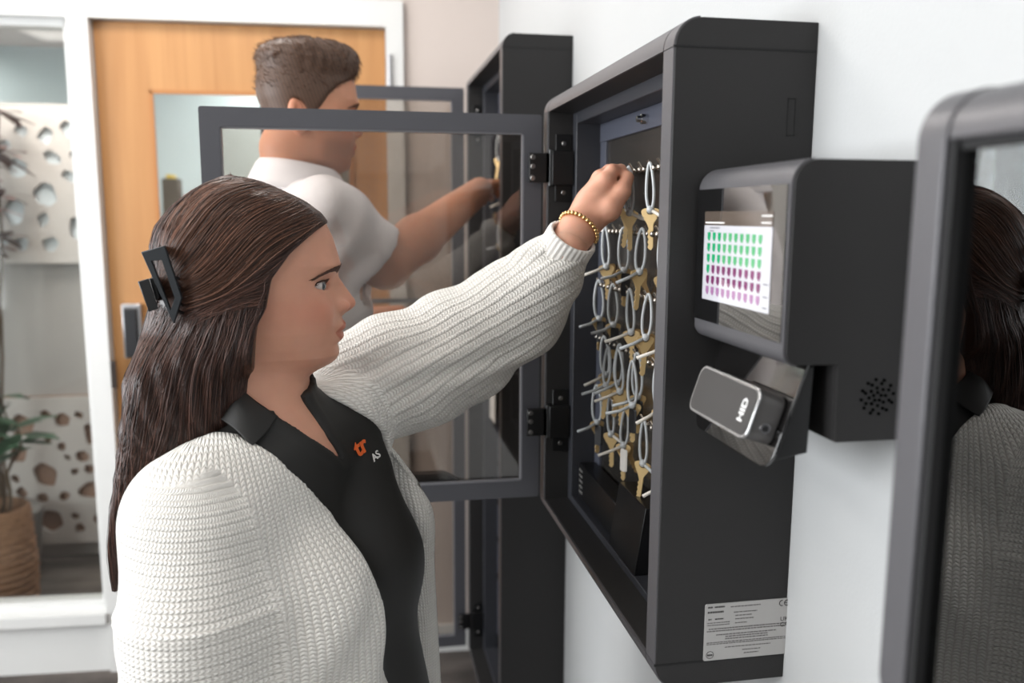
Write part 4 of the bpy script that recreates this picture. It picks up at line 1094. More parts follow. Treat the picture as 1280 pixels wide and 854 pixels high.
# stay just above the coarser neck mesh
U1 = (V1-HO) @ hf.u
keep = (U1 > -0.1475)
c = TC
V2, Q2 = nets(w_neckworld, (c[0]-0.22, c[1]-0.20, c[2]-0.34), (c[0]+0.24, c[1]+0.24, c[2]+0.16), 0.003)

# her reaching hand
def pY(u, v, Y): return aY(u, v, Y)
hand = {}
def wr_hand(X, Y, Z):
    wr = pY(722, 288, 1.135)
    d = cone(X, Y, Z, pY(706, 312, 1.13), wr, 0.027, 0.0235)
    ax = unit(pY(757, 240, 1.15)-pY(757, 240, 1.10))
    d = smin(d, cone(X, Y, Z, wr, pY(742, 258, 1.155), 0.0235, 0.028), 0.015)
    for (u, v, y, r) in ((757, 227, 1.148, 0.0135), (751, 224, 1.168, 0.0135), (748, 229, 1.188, 0.0125), (747, 238, 1.205, 0.0115)):
        d = smin(d, cone(X, Y, Z, pY(738, 266, 1.15), pY(u, v, y), 0.019, r), 0.012)
    def fing(P, k=0.003): return chain(X, Y, Z, [(pY(a, b, y), r) for a, b, y, r in P], k)
    idx = fing([(757, 227, 1.148, 0.0118), (765, 213.5, 1.150, 0.0090), (776, 212.5, 1.158, 0.0078), (782, 220, 1.164, 0.0070)])
    mid = fing([(751, 224, 1.168, 0.0118), (761, 214, 1.174, 0.0092), (773, 216, 1.180, 0.0080), (780, 226, 1.182, 0.0072)])
    rng_ = fing([(748, 229, 1.188, 0.0115), (762, 222, 1.198, 0.0090), (773, 232, 1.200, 0.0078), (770, 242, 1.194, 0.0070)])
    lit = fing([(747, 238, 1.205, 0.0105), (760, 236, 1.214, 0.0080), (768, 246, 1.212, 0.0070), (764, 254, 1.206, 0.0064)])
    thb = fing([(738, 276, 1.136, 0.0165), (762, 262, 1.128, 0.0150), (778, 240, 1.135, 0.0108), (784.5, 222, 1.148, 0.0088)], 0.006)
    for f_ in (idx, mid, rng_, lit): d = smin(d, f_, 0.004)
    d = smin(d, thb, 0.008)
    # tendons / knuckle dips
    return d
a = pY(740, 260, 1.16)
V3, Q3 = nets(wr_hand, (a[0]-0.085, a[1]-0.075, a[2]-0.09), (a[0]+0.085, a[1]+0.09, a[2]+0.085), 0.0013)
# rest of the body under the clothes, down to the shoes
def legs(X, Y, Z, e=0.0, hip=HIP, f=TF, l=TL_, foot=0.09):
    d = cone(X, Y, Z, hip+np.array([0, 0, 0.06]), hip-np.array([0, 0, 0.02]), 0.115+e, 0.125+e, (l, 0.66))
    for s in (-1, 1):
        a_ = hip+l*0.08*s-np.array([0, 0, 0.04]); k_ = np.array([*(hip+l*0.085*s+f*0.015)[:2], 0.47]); an_ = np.array([*(hip+l*0.09*s-f*0.01)[:2], 0.09])
        d = smin(d, cone(X, Y, Z, a_, k_, 0.088+e, 0.06+e), 0.03); d = smin(d, cone(X, Y, Z, k_, an_, 0.06+e, 0.045+e), 0.02)
    return d
Vl, Ql = nets(lambda X, Y, Z: legs(X, Y, Z, -0.012), (HIP[0]-0.25, HIP[1]-0.3, 0.05), (HIP[0]+0.25, HIP[1]+0.3, 0.99), 0.014)
nel = np.array([nsh[0]-0.01, nsh[1]-0.03, 0.97]); nwr = np.array([nsh[0]+0.14, nsh[1]-0.02, 0.76])
fel = pY(600, 425, 1.245); fwr = pY(712, 306, 1.128)
def arms(X, Y, Z): 
    d = chain(X, Y, Z, [(nsh, 0.048), (nel, 0.04), (nwr, 0.026)], 0.01)
    return np.minimum(d, chain(X, Y, Z, [(fsh, 0.048), (fel, 0.038), (fwr, 0.027)], 0.01))
Va, Qa = nets(arms, (-0.36, 0.78, 0.70), (0.36, 1.36, 1.60), 0.009)
def nhand(X, Y, Z):       # her right hand hanging, relaxed
    o = nwr; dn = unit(np.array([0.15, 0.0, -1.0])); sd = unit(np.array([0.2, 1.0, 0])); 
    d = cone(X, Y, Z, o, o+dn*0.075, 0.024, 0.03, (np.cross(dn, sd), 1.7))
    for i, (s_, L_) in enumerate(((-0.028, 0.068), (-0.009, 0.076), (0.010, 0.072), (0.027, 0.056))):
        b0 = o+dn*0.085+sd*s_; m_ = b0+dn*L_*0.5+TF*0.004; e_ = b0+dn*L_*0.9+TF*0.022
        d = smin(d, chain(X, Y, Z, [(b0, 0.0092), (m_, 0.008), (e_, 0.0068)], 0.002), 0.004)
    d = smin(d, chain(X, Y, Z, [(o+dn*0.03-sd*0.026, 0.012), (o+dn*0.07-sd*0.048+TF*0.01, 0.0095), (o+dn*0.10-sd*0.045+TF*0.02, 0.0078)], 0.003), 0.006)
    return d
Vh, Qh = nets(nhand, (nwr[0]-0.08, nwr[1]-0.09, nwr[2]-0.22), (nwr[0]+0.11, nwr[1]+0.09, nwr[2]+0.03), 0.0025)
BV, BF = merge([(V1, Q1), (V2, Q2), (V3, Q3), (Vl, Ql), (Va, Qa), (Vh, Qh)])
m_skin = skin('skin_fair', (210, 155, 130))
wb_ = obj('body', BV, BF, m_skin, woman, smooth=True, fix=False)
vcol(wb_, 'tint', skin_tint(hf, BV, (0.80, 0.56, 0.54)))
eye_parts(hf, woman, 1.0)
m_brow = mat('brow_brown', (84, 56, 44), 0.7)
brows(hf, woman, 1.0, m_brow, 210)
# thumb nail
nb_ = MB(); c_ = pY(783.5, 223, 1.139)
nb_.sphere((0, 0, 0), 1.0, 8); V = np.array(nb_.V)
e1_ = unit(pY(784.5, 220, 1.148)-pY(778, 240, 1.135)); e2_ = unit(np.cross(e1_, FW)); e3_ = np.cross(e1_, e2_)
obj('fingernail', c_+V[:, 0:1]*e1_*0.0058+V[:, 1:2]*e2_*0.0045+V[:, 2:3]*e3_*0.0012, nb_.F, mat('nail_white', (238, 226, 222), 0.2, coat=0.6), woman, smooth=True)
# bracelet
bc = pY(723.5, 286, 1.134); bn = unit(pY(742, 258, 1.155)-pY(706, 312, 1.13)); b1 = unit(np.cross(bn, (0, 1, 0))); b2 = np.cross(bn, b1)
mb = MB()
for k in range(30):
    t = 2*PI*k/30; mb.sphere(bc+0.0285*(b1*math.cos(t)+b2*math.sin(t))+bn*0.004*math.sin(t+0.6), 0.0033, 7)
br = mb.build('bracelet', mat('gold', (228, 190, 132), 0.22, 1.0), woman, smooth=True); br['label'] = 'gold bead bracelet'

# --- polo shirt
m_shirt = mat('shirt_black', (27, 26, 24), 0.62, bump=0.25, bscale=1500, sss=0)
def chest_sz(u, v, depth=0.13):
    """pixel -> (s along her left, z) on a plane in front of her chest"""
    p = aP(u, v, TC+TF*depth, TF); return float((p-TC) @ TL_), float(p[2])
def find_surface(fn, u, v, n=1600, a=0.6, b=1.6):
    t = np.linspace(a, b, n); D = ray(u, v); D = D/np.linalg.norm(D); P = CAM+t[:, None]*D
    d = fn(P[:, 0], P[:, 1], P[:, 2]); i = int(np.argmax(d < 0)) if (d < 0).any() else int(np.argmin(d)); return P[i]
def chest_hit(u, v, which):
    fn = (lambda X, Y, Z: smin(torso(X, Y, Z, 0.004, True), wneck(X, Y, Z)-0.004, 0.03)) if which == 0 else (lambda X, Y, Z: smin(torso(X, Y, Z, 0.012, True), wneck(X, Y, Z)-0.012, 0.03))
    p = find_surface(fn, u, v); return float((p-TC) @ TL_), float(p[2])
vneck = [chest_hit(u, v, 0) for u, v, dd in ((428, 578, 0), (388, 548, 0), (346, 521, 0), (330, 500, 0))]+[(-0.02, 1.45), (0.2, 1.45)]+[chest_hit(u, v, 0) for u, v in ((373, 478), (377, 494), (392, 520), (410, 549))]
def foldnoise(X, Y, Z):
    return 0.0022*np.sin(20*Z+34*X+3*np.sin(9*X+5*Z))+0.0016*np.sin(31*Y-9*Z+2*np.sin(11*Z))
def shirt(X, Y, Z):
    d = smin(torso(X, Y, Z, 0.004, True), smax(wneck(X, Y, Z)-0.006, Z-(TC[2]+0.118), 0.01), 0.03)+foldnoise(X, Y, Z)*0.8*sstep((TC[2]-0.05-Z)/0.06)
    s = (X-TC[0])*TL_[0]+(Y-TC[1])*TL_[1]; f = (X-TC[0])*TF[0]+(Y-TC[1])*TF[1]
    sh = np.maximum(d-0.002, -(d+0.007))
    pv = poly_sdf(s, Z, vneck); cut = smax(pv, -f-0.02, 0.004)
    sh = sh-0.0014*np.exp(-((pv-0.010)/0.007)**4)*(f > 0)
    sh = smax(sh, -cut, 0.002)
    sh = np.maximum(sh, Z-(TC[2]+0.088+0.3*(s-0.02)-0.1*f)); sh = np.maximum(sh, 0.80-Z)
    return sh
Vs, Qs = nets(shirt, (TC[0]-0.21, TC[1]-0.25, 0.79), (TC[0]+0.26, TC[1]+0.26, TC[2]+0.14), 0.0034)
sh_o = obj('polo_shirt', Vs, Qs, m_shirt, woman, smooth=True, fix=False)
def patch(name, rows, mt_, parent, th=0.0016, sub=6):
    """thick cloth patch through a grid of world points"""
    G = np.array(rows, float); n, m_, _ = G.shape
    def up(G, ax, k):
        n_ = G.shape[ax]; t = np.linspace(0, n_-1, (n_-1)*k+1); out = np.zeros([len(t) if i == ax else s for i, s in enumerate(G.shape)])
        for i, tt in enumerate(t):
            j = min(int(tt), n_-2); f_ = tt-j
            P = [np.take(G, max(0, min(n_-1, j+q_)), axis=ax) for q_ in (-1, 0, 1, 2)]
            c_ = 0.5*((2*P[1])+(-P[0]+P[2])*f_+(2*P[0]-5*P[1]+4*P[2]-P[3])*f_**2+(-P[0]+3*P[1]-3*P[2]+P[3])*f_**3)
            if ax == 0: out[i] = c_
            else: out[:, i] = c_
        return out
    G = up(up(G, 0, sub), 1, sub); n, m_, _ = G.shape
    du = np.gradient(G, axis=0); dv = np.gradient(G, axis=1); N = np.cross(du, dv); N /= np.linalg.norm(N, axis=2)[..., None]+1e-9
    V = np.concatenate([(G+N*th/2).reshape(-1, 3), (G-N*th/2).reshape(-1, 3)]); F = []; o_ = n*m_
    for i in range(n-1):
        for j in range(m_-1):
            a_ = i*m_+j; F.append([a_, a_+1, a_+m_+1, a_+m_]); F.append([o_+a_, o_+a_+m_, o_+a_+m_+1, o_+a_+1])
    E_ = [i*m_ for i in range(n)]+[(n-1)*m_+j for j in range(1, m_)]+[i*m_+m_-1 for i in range(n-2, -1, -1)]+[j for j in range(m_-2, 0, -1)]
    for a_, b_ in zip(E_, E_[1:]+E_[:1]): F.append([a_, b_, o_+b_, o_+a_])
    return obj(name, V, F, mt_, parent, smooth=1.0)
cl = patch('collar', [[pY(282, 500, 1.005), pY(278, 512, 0.985), pY(276, 524, 0.975)],
                      [pY(297, 487, 0.995), pY(296, 508, 0.972), pY(292, 535, 0.960)],
                      [pY(322, 504, 0.985), pY(315, 525, 0.965), pY(306, 549, 0.952)],
                      [pY(347, 521, 0.985), pY(334, 540, 0.967), pY(316, 557, 0.950)]], m_shirt, sh_o, 0.003)
dpd = lambda X, Y, Z: smin(torso(X, Y, Z, 0.0), wneck(X, Y, Z), 0.03)
def on_skin(u, v, Yf, off=0.006):
    t = np.linspace(0.7, 1.35, 1400); D = unit(ray(u, v)); P = CAM+t[:, None]*D; d = dpd(P[:, 0], P[:, 1], P[:, 2])
    if (d < 0).any(): return P[int(np.argmax(d < 0))]-D*off
    return pY(u, v, Yf)
# embroidered logo on the left chest
lp = find_surface(shirt, 446, 564); print('logo', lp)
def grad(fn, p, e=0.004):
    g = np.array([fn(*[np.array([p[j]+(e if j == i else 0)]) for j in range(3)])[0]-fn(*[np.array([p[j]-(e if j == i else 0)]) for j in range(3)])[0] for i in range(3)]); return unit(g)
dpd = lambda X, Y, Z: smin(torso(X, Y, Z, 0.0), wneck(X, Y, Z), 0.03)
ln = grad(dpd, lp)
lx = unit(find_surface(shirt, 450, 560)-find_surface(shirt, 438, 572)); ly = unit(np.cross(ln, lx)); lx = unit(np.cross(ly, ln))
if ly[2] < 0: ly = -ly
for txt, off_u, off_v, size, colr, nme in (('tr', 446, 572, 0.030, (232, 104, 44), 'logo_letters'), ('AS', 466, 578, 0.0135, (232, 230, 226), 'logo_caption')):
    p0 = find_surface(shirt, off_u, off_v); n0 = grad(dpd, p0)
    lxx = unit(lx-n0*(lx @ n0)); lyy = np.cross(n0, lxx); lyy = lyy if lyy[2] > 0 else -lyy
    V, F = text_geo(txt, size, lambda x, y, z: p0+lxx*x+lyy*y+n0*(0.0028+z), ext=0.0005, bold=0.0008 if size > 0.02 else 0.0002)
    obj(nme, V, F, mat(nme, colr, 0.7), sh_o)

# --- trousers, shoes
m_trou = mat('trousers_black', (34, 34, 38), 0.85)
def trousers(X, Y, Z): return np.maximum(np.maximum(legs(X, Y, Z, 0.012), Z-0.93), 0.035-Z)
Vt, Qt = nets(trousers, (HIP[0]-0.28, HIP[1]-0.32, 0.02), (HIP[0]+0.28, HIP[1]+0.32, 0.97), 0.012)
obj('trousers', Vt, Qt, m_trou, woman, smooth=True, fix=False)
def shoes(root, hip, f, l, mt_, gap=0.09, L=0.25):
    for s in (-1, 1):
        o = np.array([*(hip+l*gap*s-f*0.01)[:2], 0.0])
        def sh(X, Y, Z):
            d = cone(X, Y, Z, o-f*0.04+np.array([0, 0, 0.035]), o+f*(L-0.09)+np.array([0, 0, 0.026]), 0.036, 0.038)
            d = smin(d, cone(X, Y, Z, o-f*0.02+np.array([0, 0, 0.05]), o+np.array([0, 0, 0.085]), 0.04, 0.045), 0.02)
            return np.maximum(d, 0.0005-Z)
        a_ = o+f*0.05
        V, Q = nets(sh, (a_[0]-0.2, a_[1]-0.2, -0.006), (a_[0]+0.2, a_[1]+0.2, 0.14), 0.006)
        obj('shoe', V, Q, mt_, root, smooth=True, fix=False)
shoes(woman, HIP, TF, TL_, mat('shoe_black', (22, 22, 22), 0.5))

# --- cardigan
KX = 0.0050
def knit_mat():
    mt, nt, b = nm('cream_knit')
    L = nt.links
    b.inputs['Roughness'].default_value = 0.95; b.inputs['Specular IOR Level'].default_value = 0.15
    b.inputs['Sheen Weight'].default_value = 0.25; b.inputs['Subsurface Weight'].default_value = 0.0
    at = nt.nodes.new('ShaderNodeAttribute'); at.attribute_name = 'knit'; sp = nt.nodes.new('ShaderNodeSeparateXYZ'); L.new(at.outputs['Vector'], sp.inputs[0])
    def math_(op, a, b_=None, c=None):
        n = nt.nodes.new('ShaderNodeMath'); n.operation = op
        for i, q in enumerate((a, b_, c)):
            if q is None: continue
            if isinstance(q, (int, float)): n.inputs[i].default_value = q
            else: L.new(q, n.inputs[i])
        return n.outputs[0]
    nz = nt.nodes.new('ShaderNodeTexNoise'); nz.inputs['Scale'].default_value = 60; tc = nt.nodes.new('ShaderNodeTexCoord'); L.new(tc.outputs['Object'], nz.inputs['Vector'])
    jit = math_('MULTIPLY', math_('SUBTRACT', nz.outputs['Fac'], 0.5), 1.2)
    # u counts wales, v counts courses (both already in stitches)
    at2 = nt.nodes.new('ShaderNodeAttribute'); at2.attribute_name = 'knit_sleeve'; sp2 = nt.nodes.new('ShaderNodeSeparateXYZ'); L.new(at2.outputs['Vector'], sp2.inputs[0])
    at3 = nt.nodes.new('ShaderNodeAttribute'); at3.attribute_name = 'knit_mix'; sp3 = nt.nodes.new('ShaderNodeSeparateXYZ'); L.new(at3.outputs['Vector'], sp3.inputs[0])
    def field(spx):
        u = math_('ADD', spx.outputs['X'], math_('MULTIPLY', jit, 0.35)); v = math_('ADD', spx.outputs['Y'], math_('MULTIPLY', jit, 0.35))
        fu = math_('ABSOLUTE', math_('SINE', math_('MULTIPLY', u, PI)))
        ph = math_('MULTIPLY', math_('ABSOLUTE', math_('SUBTRACT', math_('FRACT', u), 0.5)), 0.9)
        fv = math_('ABSOLUTE', math_('SINE', math_('MULTIPLY', math_('ADD', v, ph), PI)))
        h = math_('MULTIPLY', math_('POWER', fu, 0.7), math_('POWER', fv, 0.6))
        rib = math_('MULTIPLY', math_('ADD', math_('SINE', math_('MULTIPLY', u, PI)), 1.0), 0.5)
        return h, math_('ADD', h, math_('MULTIPLY', math_('MULTIPLY', rib, spx.outputs['Z']), 1.6))
    h1, hh1 = field(sp); h2, hh2 = field(sp2)
    def blend(a, b_): return math_('ADD', math_('MULTIPLY', a, math_('SUBTRACT', 1.0, sp3.outputs['X'])), math_('MULTIPLY', b_, sp3.outputs['X']))
    h = blend(h1, h2); hh = blend(hh1, hh2)
    bp = nt.nodes.new('ShaderNodeBump'); bp.inputs['Strength'].default_value = 0.85; bp.inputs['Distance'].default_value = 0.0022
    L.new(hh, bp.inputs['Height']); L.new(bp.outputs[0], b.inputs['Normal'])
    mx = nt.nodes.new('ShaderNodeMix'); mx.data_type = 'RGBA'; mx.inputs['A'].default_value = (*s2l((205, 199, 190)), 1); mx.inputs['B'].default_value = (*s2l((243, 240, 234)), 1)
    L.new(math_('MULTIPLY', math_('POWER', h, 0.5), 1.0), mx.inputs['Factor']); L.new(mx.outputs['Result'], b.inputs['Base Color'])
    return mt
m_knit = knit_mat()
# opening of the cardigan, in chest coordinates
opn = [chest_hit(u, v, 1) for u, v, dd in ((290, 522, 0), (319, 551, 0), (362, 586, 0), (416, 640, 0), (454, 692, 0), (479, 770, 0), (485, 853, 0))]; opn.append((opn[-1][0]+0.004, 0.70))
opn_f = [chest_hit(u, v, 1) for u, v in ((520, 622), (508, 588), (484, 550), (446, 515), (402, 482), (396, 462))]; opn_f = [(a_+(0.02, 0.02, 0.016, 0.004, 0, 0)[i_], b_) for i_, (a_, b_) in enumerate(opn_f)]; opn_f = [(opn_f[0][0]+0.05, 0.70), (opn_f[0][0]+0.03, 1.10)]+opn_f+[(0.10, 1.5), (-0.05, 1.5)]
print('OPN', opn, opn_f, vneck)
OPN = opn+opn_f
SHX = np.array([0.044, 0, 0]); nel = nel+SHX; nwr_s = nwr
nuf = nsh-TL_*0.012+SHX*0.9
slv = [(pY(452, 482, 1.205), 0.082), (pY(505, 466, 1.21), 0.086), (pY(568, 438, 1.22), 0.083), (pY(640, 388, 1.20), 0.072), (pY(686, 343, 1.160), 0.049), (pY(706, 312, 1.135), 0.031)]
def near_sleeve(X, Y, Z): return chain(X, Y, Z, [(nuf+np.array([-0.004, 0.01, -0.030]), 0.062), (nuf+np.array([-0.014, -0.014, -0.11]), 0.072), (nel+np.array([-0.012, 0.0, 0.03]), 0.082), (nel+np.array([0.02, 0, -0.10]), 0.068), (nwr+np.array([-0.01, 0, 0.03]), 0.036)], 0.03)
def far_sleeve(X, Y, Z):
    d = chain(X, Y, Z, slv, 0.02)
    return d
SEAMZ = float(pY(240, 772, 0.86)[2]); SEAMT = float(pY(270, 590, 0.95)[2])
_sa, _sb = chest_hit(270, 592, 1), chest_hit(330, 850, 1)
def SLN(Z): return np.interp(Z, [_sb[1], _sa[1]], [_sb[0], _sa[0]]).astype(np.float32)
def card(X, Y, Z):
    s = (X-TC[0])*TL_[0]+(Y-TC[1])*TL_[1]; f = (X-TC[0])*TF[0]+(Y-TC[1])*TF[1]
    b = torso(X, Y, Z, 0.012, True)
    b = smin(b, cone(X, Y, Z, HIP+np.array([0, 0, 0.02])+TL_*0.0, HIP+np.array([0, 0, -0.12]), 0.135, 0.145, (TL_, 0.64)), 0.06)
    b = smin(b, smax(wneck(X, Y, Z)-0.016, Z-(TC[2]+0.012), 0.012), 0.03)
    fs = far_sleeve(X, Y, Z); ns = near_sleeve(X, Y, Z)
    # drapes
    fold = 0.0035*np.sin(70*s+10*np.sin(8*Z)+9*(Z-1.0))*sstep((TC[2]-0.06-Z)/0.12)
    out = smin(b+fold, ns+0.0025*np.sin(60*Z+30*X)*sstep((1.12-Z)/0.1), 0.045)
    out = smin(out, fs+0.003*np.sin(62*(X*0.75-Z*0.66)+3*np.sin(40*Z)), 0.035)
    seam = np.exp(-((Z-SEAMZ-0.05*(X-nuf[0]))/0.004)**2)*sstep((SLN(Z)-s)/0.01)
    seam = np.maximum(seam, np.exp(-((s-SLN(Z))/0.0045)**2)*sstep((SEAMT-Z)/0.02))
    out = out-0.0028*seam
    sh = np.maximum(out, -(out+0.0105))
    cut = smax(poly_sdf(s, Z, OPN), -f-0.01, 0.004)
    # rolled front band
    band = np.exp(-((cut-0.016)/0.008)**2)*(f > 0)
    sh = np.maximum(out-0.0022*band, -(out+0.0105))
    sh = smax(sh, -cut, 0.003)
    wr_ = unit(slv[-1][0]-slv[-2][0]); e_ = slv[-1][0]+wr_*0.016
    sh = np.maximum(sh, (X-e_[0])*wr_[0]+(Y-e_[1])*wr_[1]+(Z-e_[2])*wr_[2])
    sh = np.maximum(sh, 0.72-Z); 
    # open cuff: hollow round the wrist
    sh = np.maximum(sh, -(cone(X, Y, Z, slv[-1][0]-wr_*0.02, e_+wr_*0.02, 0.0272, 0.0272)))
    sh = np.maximum(sh, -(cone(X, Y, Z, nwr+np.array([0, 0, 0.02]), nwr-np.array([0, 0, 0.08]), 0.03, 0.03)))
    return sh
Vc, Qc = nets(card, (-0.36, 0.76, 0.70), (0.36, 1.40, 1.58), 0.0042)
cd = obj('cardigan', Vc, Qc, m_knit, woman, smooth=True, fix=False)
# knit coordinates: along / around each region
s_ = (Vc-TC) @ TL_; f_ = (Vc-TC) @ TF; z_ = Vc[:, 2]
K = np.zeros((len(Vc), 3))
fsv = far_sleeve(Vc[:, 0], Vc[:, 1], Vc[:, 2]); nsv = near_sleeve(Vc[:, 0], Vc[:, 1], Vc[:, 2]); bv = torso(Vc[:, 0], Vc[:, 1], Vc[:, 2], 0.012, True)
ang = np.arctan2(s_, f_+0.05)
K[:, 0] = ang*0.14/KX; K[:, 1] = z_/KX*1.15; K[:, 2] = 0.10
ax_ = unit(slv[3][0]-slv[1][0]); t_ = (Vc-slv[1][0]) @ ax_; e1 = unit(np.cross(ax_, (0, 1, 0))); e2 = np.cross(ax_, e1); an_ = np.arctan2((Vc-slv[1][0]) @ e2, (Vc-slv[1][0]) @ e1)
K2 = np.stack([an_*0.080/KX*0.62, t_/KX*1.2, 0.75+0*t_], 1)
an2 = np.arctan2((Vc-nuf) @ TF, -((Vc-nuf) @ TL_))
nearside = s_ < -0.02
K2[nearside] = np.stack([z_/KX*0.95, an2*0.075/KX, 0.55+0*z_], 1)[nearside]
mf_ = sstep((bv-fsv-0.002)/0.006+0.5)*(~nearside)
# the dropped shoulder seam of the near sleeve
sa, sb = chest_hit(270, 592, 1), chest_hit(330, 850, 1)
sline = np.interp(z_, [sb[1], sa[1]], [sb[0], sa[0]])
ztop = pY(240, 596, 0.9)[2]
mn_ = sstep((sline-s_)/0.006+0.5)*sstep((ztop-z_+0.25*(s_+0.17))/0.008+0.5)*nearside
vattr(cd, 'knit', K); vattr(cd, 'knit_sleeve', K2); vattr(cd, 'knit_mix', np.stack([np.maximum(mf_, mn_)]*3, 1))
fp = patch('far_front_panel', [[pY(u, v, y) for u, v, y in r] for r in (((450, 524, 1.16), (466, 536, 1.15), (478, 548, 1.13)), ((456, 572, 1.15), (494, 578, 1.14), (508, 586, 1.13)), ((470, 600, 1.15), (516, 610, 1.13), (531, 618, 1.13)), ((486, 640, 1.14), (528, 645, 1.12), (541, 650, 1.13)),
    ((490, 700, 1.13), (530, 702, 1.12), (541, 704, 1.13)), ((490, 780, 1.12), (530, 782, 1.11), (545, 784, 1.13)), ((488, 870, 1.11), (530, 870, 1.11), (550, 872, 1.13)), ((488, 960, 1.11), (530, 960, 1.11), (550, 962, 1.13)))], m_knit, cd, 0.006, 6)
vv_ = np.array([v.co[:] for v in fp.data.vertices]); vattr(fp, 'knit', np.stack([vv_[:, 0]/KX*1.2+vv_[:, 1]/KX, vv_[:, 2]/KX*1.15, 0.2+0*vv_[:, 0]], 1))
# ribbed cuff
wr_ = unit(slv[-1][0]-slv[-2][0]); c0_ = slv[-1][0]-wr_*0.012
e1 = unit(np.cross(wr_, (0, 1, 0))); e2 = np.cross(wr_, e1); V = []; F = []; n = 120; lv = [(0, 0.033), (0.006, 0.0345), (0.018, 0.0335), (0.032, 0.0335), (0.036, 0.0320), (0.035, 0.0285), (0.02, 0.028), (0.0, 0.028)]
for t, r in lv:
    for k in range(n):
        a_ = 2*PI*k/n; rr = r+(0.0009*math.sin(a_*30) if r > 0.03 else 0); V.append(c0_+wr_*t+rr*(e1*math.cos(a_)*1.05+e2*math.sin(a_)*0.95))
for i in range(len(lv)-1):
    for k in range(n): F.append([i*n+k, i*n+(k+1) % n, (i+1)*n+(k+1) % n, (i+1)*n+k])
obj('cuff', V, F, mat('knit_rib', (238, 234, 228), 0.95, bump=0.6, bscale=700), cd, smooth=True)

# --- her hair
HXF = _T([(225, xx(300)), (228, xx(318)), (231, xx(334)), (241, xx(358)), (254, xx(384)), (269, xx(404)), (280, xx(412)), (286, xx(404)), (296, xx(392)), (315, xx(371)), (344, xx(350)), (377, xx(343)), (397, xx(332)), (440, xx(325)), (488, xx(320)), (520, xx(300)), (560, xx(250)), (600, xx(200)), (640, xx(175)), (680, xx(163)), (722, xx(156))])
HXB = _T([(225, xx(296)), (228, xx(288)), (235, xx(272)), (243, xx(258)), (252, xx(246)), (262, xx(233)), (285, xx(214)), (308, xx(206)), (340, xx(208)), (370, xx(206)), (400, xx(196)), (430, xx(187)), (460, xx(179)), (500, xx(174)), (540, xx(169)), (580, xx(163)), (620, xx(156)), (660, xx(152)), (720, xx(151))])
HLC = _T([(225, 0.0), (450, 0.0), (520, -0.012), (580, -0.022), (640, -0.030), (720, -0.036)])      # centre shifts towards her right as it falls behind the shoulder
HHW = _T([(225, 0.012), (229, 0.030), (236, 0.048), (250, 0.063), (270, 0.075), (300, 0.0835), (345, 0.0865), (400, 0.0880), (450, 0.086), (520, 0.070), (580, 0.052), (650, 0.036), (700, 0.018), (722, 0.006)])
def hair_field(F, L, U):
    u1 = U[0, 0, :] if U.ndim == 3 else None
    def T(t): return itp(t, u1)[None, None, :] if u1 is not None else itp(t, U)
    xf, xb, lc, hw = T(HXF), T(HXB), T(HLC), T(HHW)
    back = xb; low = sstep((vv(400)-U)/0.06)
    # upper cap: wraps the skull, cut along the hairline; lower: a curtain with its own rounded section
    front_c = np.maximum(T(XFt)+0.008, xf)
    fr_ = front_c*(1-low)+xf*low
    cen = (T(XCt)+0.004)*(1-low)+(0.35*xf+0.65*xb)*low
    a = np.maximum(np.where(F > cen, fr_-cen, cen-back), 0.006)
    n = 2.2+1.6*low
    k = ((np.abs(F-cen)/a)**n+(np.abs(L-lc)/np.maximum(hw, 0.004))**n+1e-9)**(1/n)
    d = (k-1)*np.minimum(np.maximum(hw, 0.02), 0.075)*0.9
    d = smax(d, F-xf, 0.006)
    # the curtain leaves the nape free
    d = np.maximum(d, vv(720)-U); d = np.maximum(d, U-vv(226.5))
    # locks
    d = d+0.0012*np.sin(260*(F+0.45*U)+3*np.sin(30*U))*low
    return d
Vr, Qr = nets(hair_field, (-0.20, -0.100, -0.38), (0.085, 0.1, 0.125), 0.0026, hf.wor)
m_hair = hair_mat('hair_brown', (72, 51, 44), 0.34)
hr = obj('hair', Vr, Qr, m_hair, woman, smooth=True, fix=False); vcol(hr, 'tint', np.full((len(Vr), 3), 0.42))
def lift(Pf, Pu, side, off):
    """push 2D side-view paths out onto the hair surface on one side of the head"""
    F = Pf.ravel(); U = Pu.ravel(); lc = itp(HLC, U).astype(float)
    # keep inside the outline
    xf = itp(HXF, U); xb = itp(HXB, U); F = np.clip(F, xb+0.0015, xf-0.0005)
    lo = lc.copy(); hi = lc+side*0.12
    for _ in range(18):
        mid = (lo+hi)/2; ins = hair_field(F, mid, U) < 0; lo = np.where(ins, mid, lo); hi = np.where(ins, hi, mid)
    P = np.stack([F, lo+side*np.repeat(off, Pf.shape[1]), U], 1)
    return hf.wor(P).reshape(*Pf.shape, 3)
def smooth_paths(ctrl, m_):
    """ctrl: (n,k,2) -> (n,m,2) catmull-rom"""
    n, k, _ = ctrl.shape; t = np.linspace(0, k-1, m_); out = np.zeros((n, m_, 2))
    for i, tt in enumerate(t):
        j = min(int(tt), k-2); f = tt-j; g = lambda q: ctrl[:, max(0, min(k-1, q))]
        out[:, i] = 0.5*(2*g(j)+(g(j+1)-g(j-1))*f+(2*g(j-1)-5*g(j)+4*g(j+1)-g(j+2))*f*f+(3*g(j)-g(j-1)-3*g(j+1)+g(j+2))*f**3)
    return out
rg = np.random.RandomState(5)
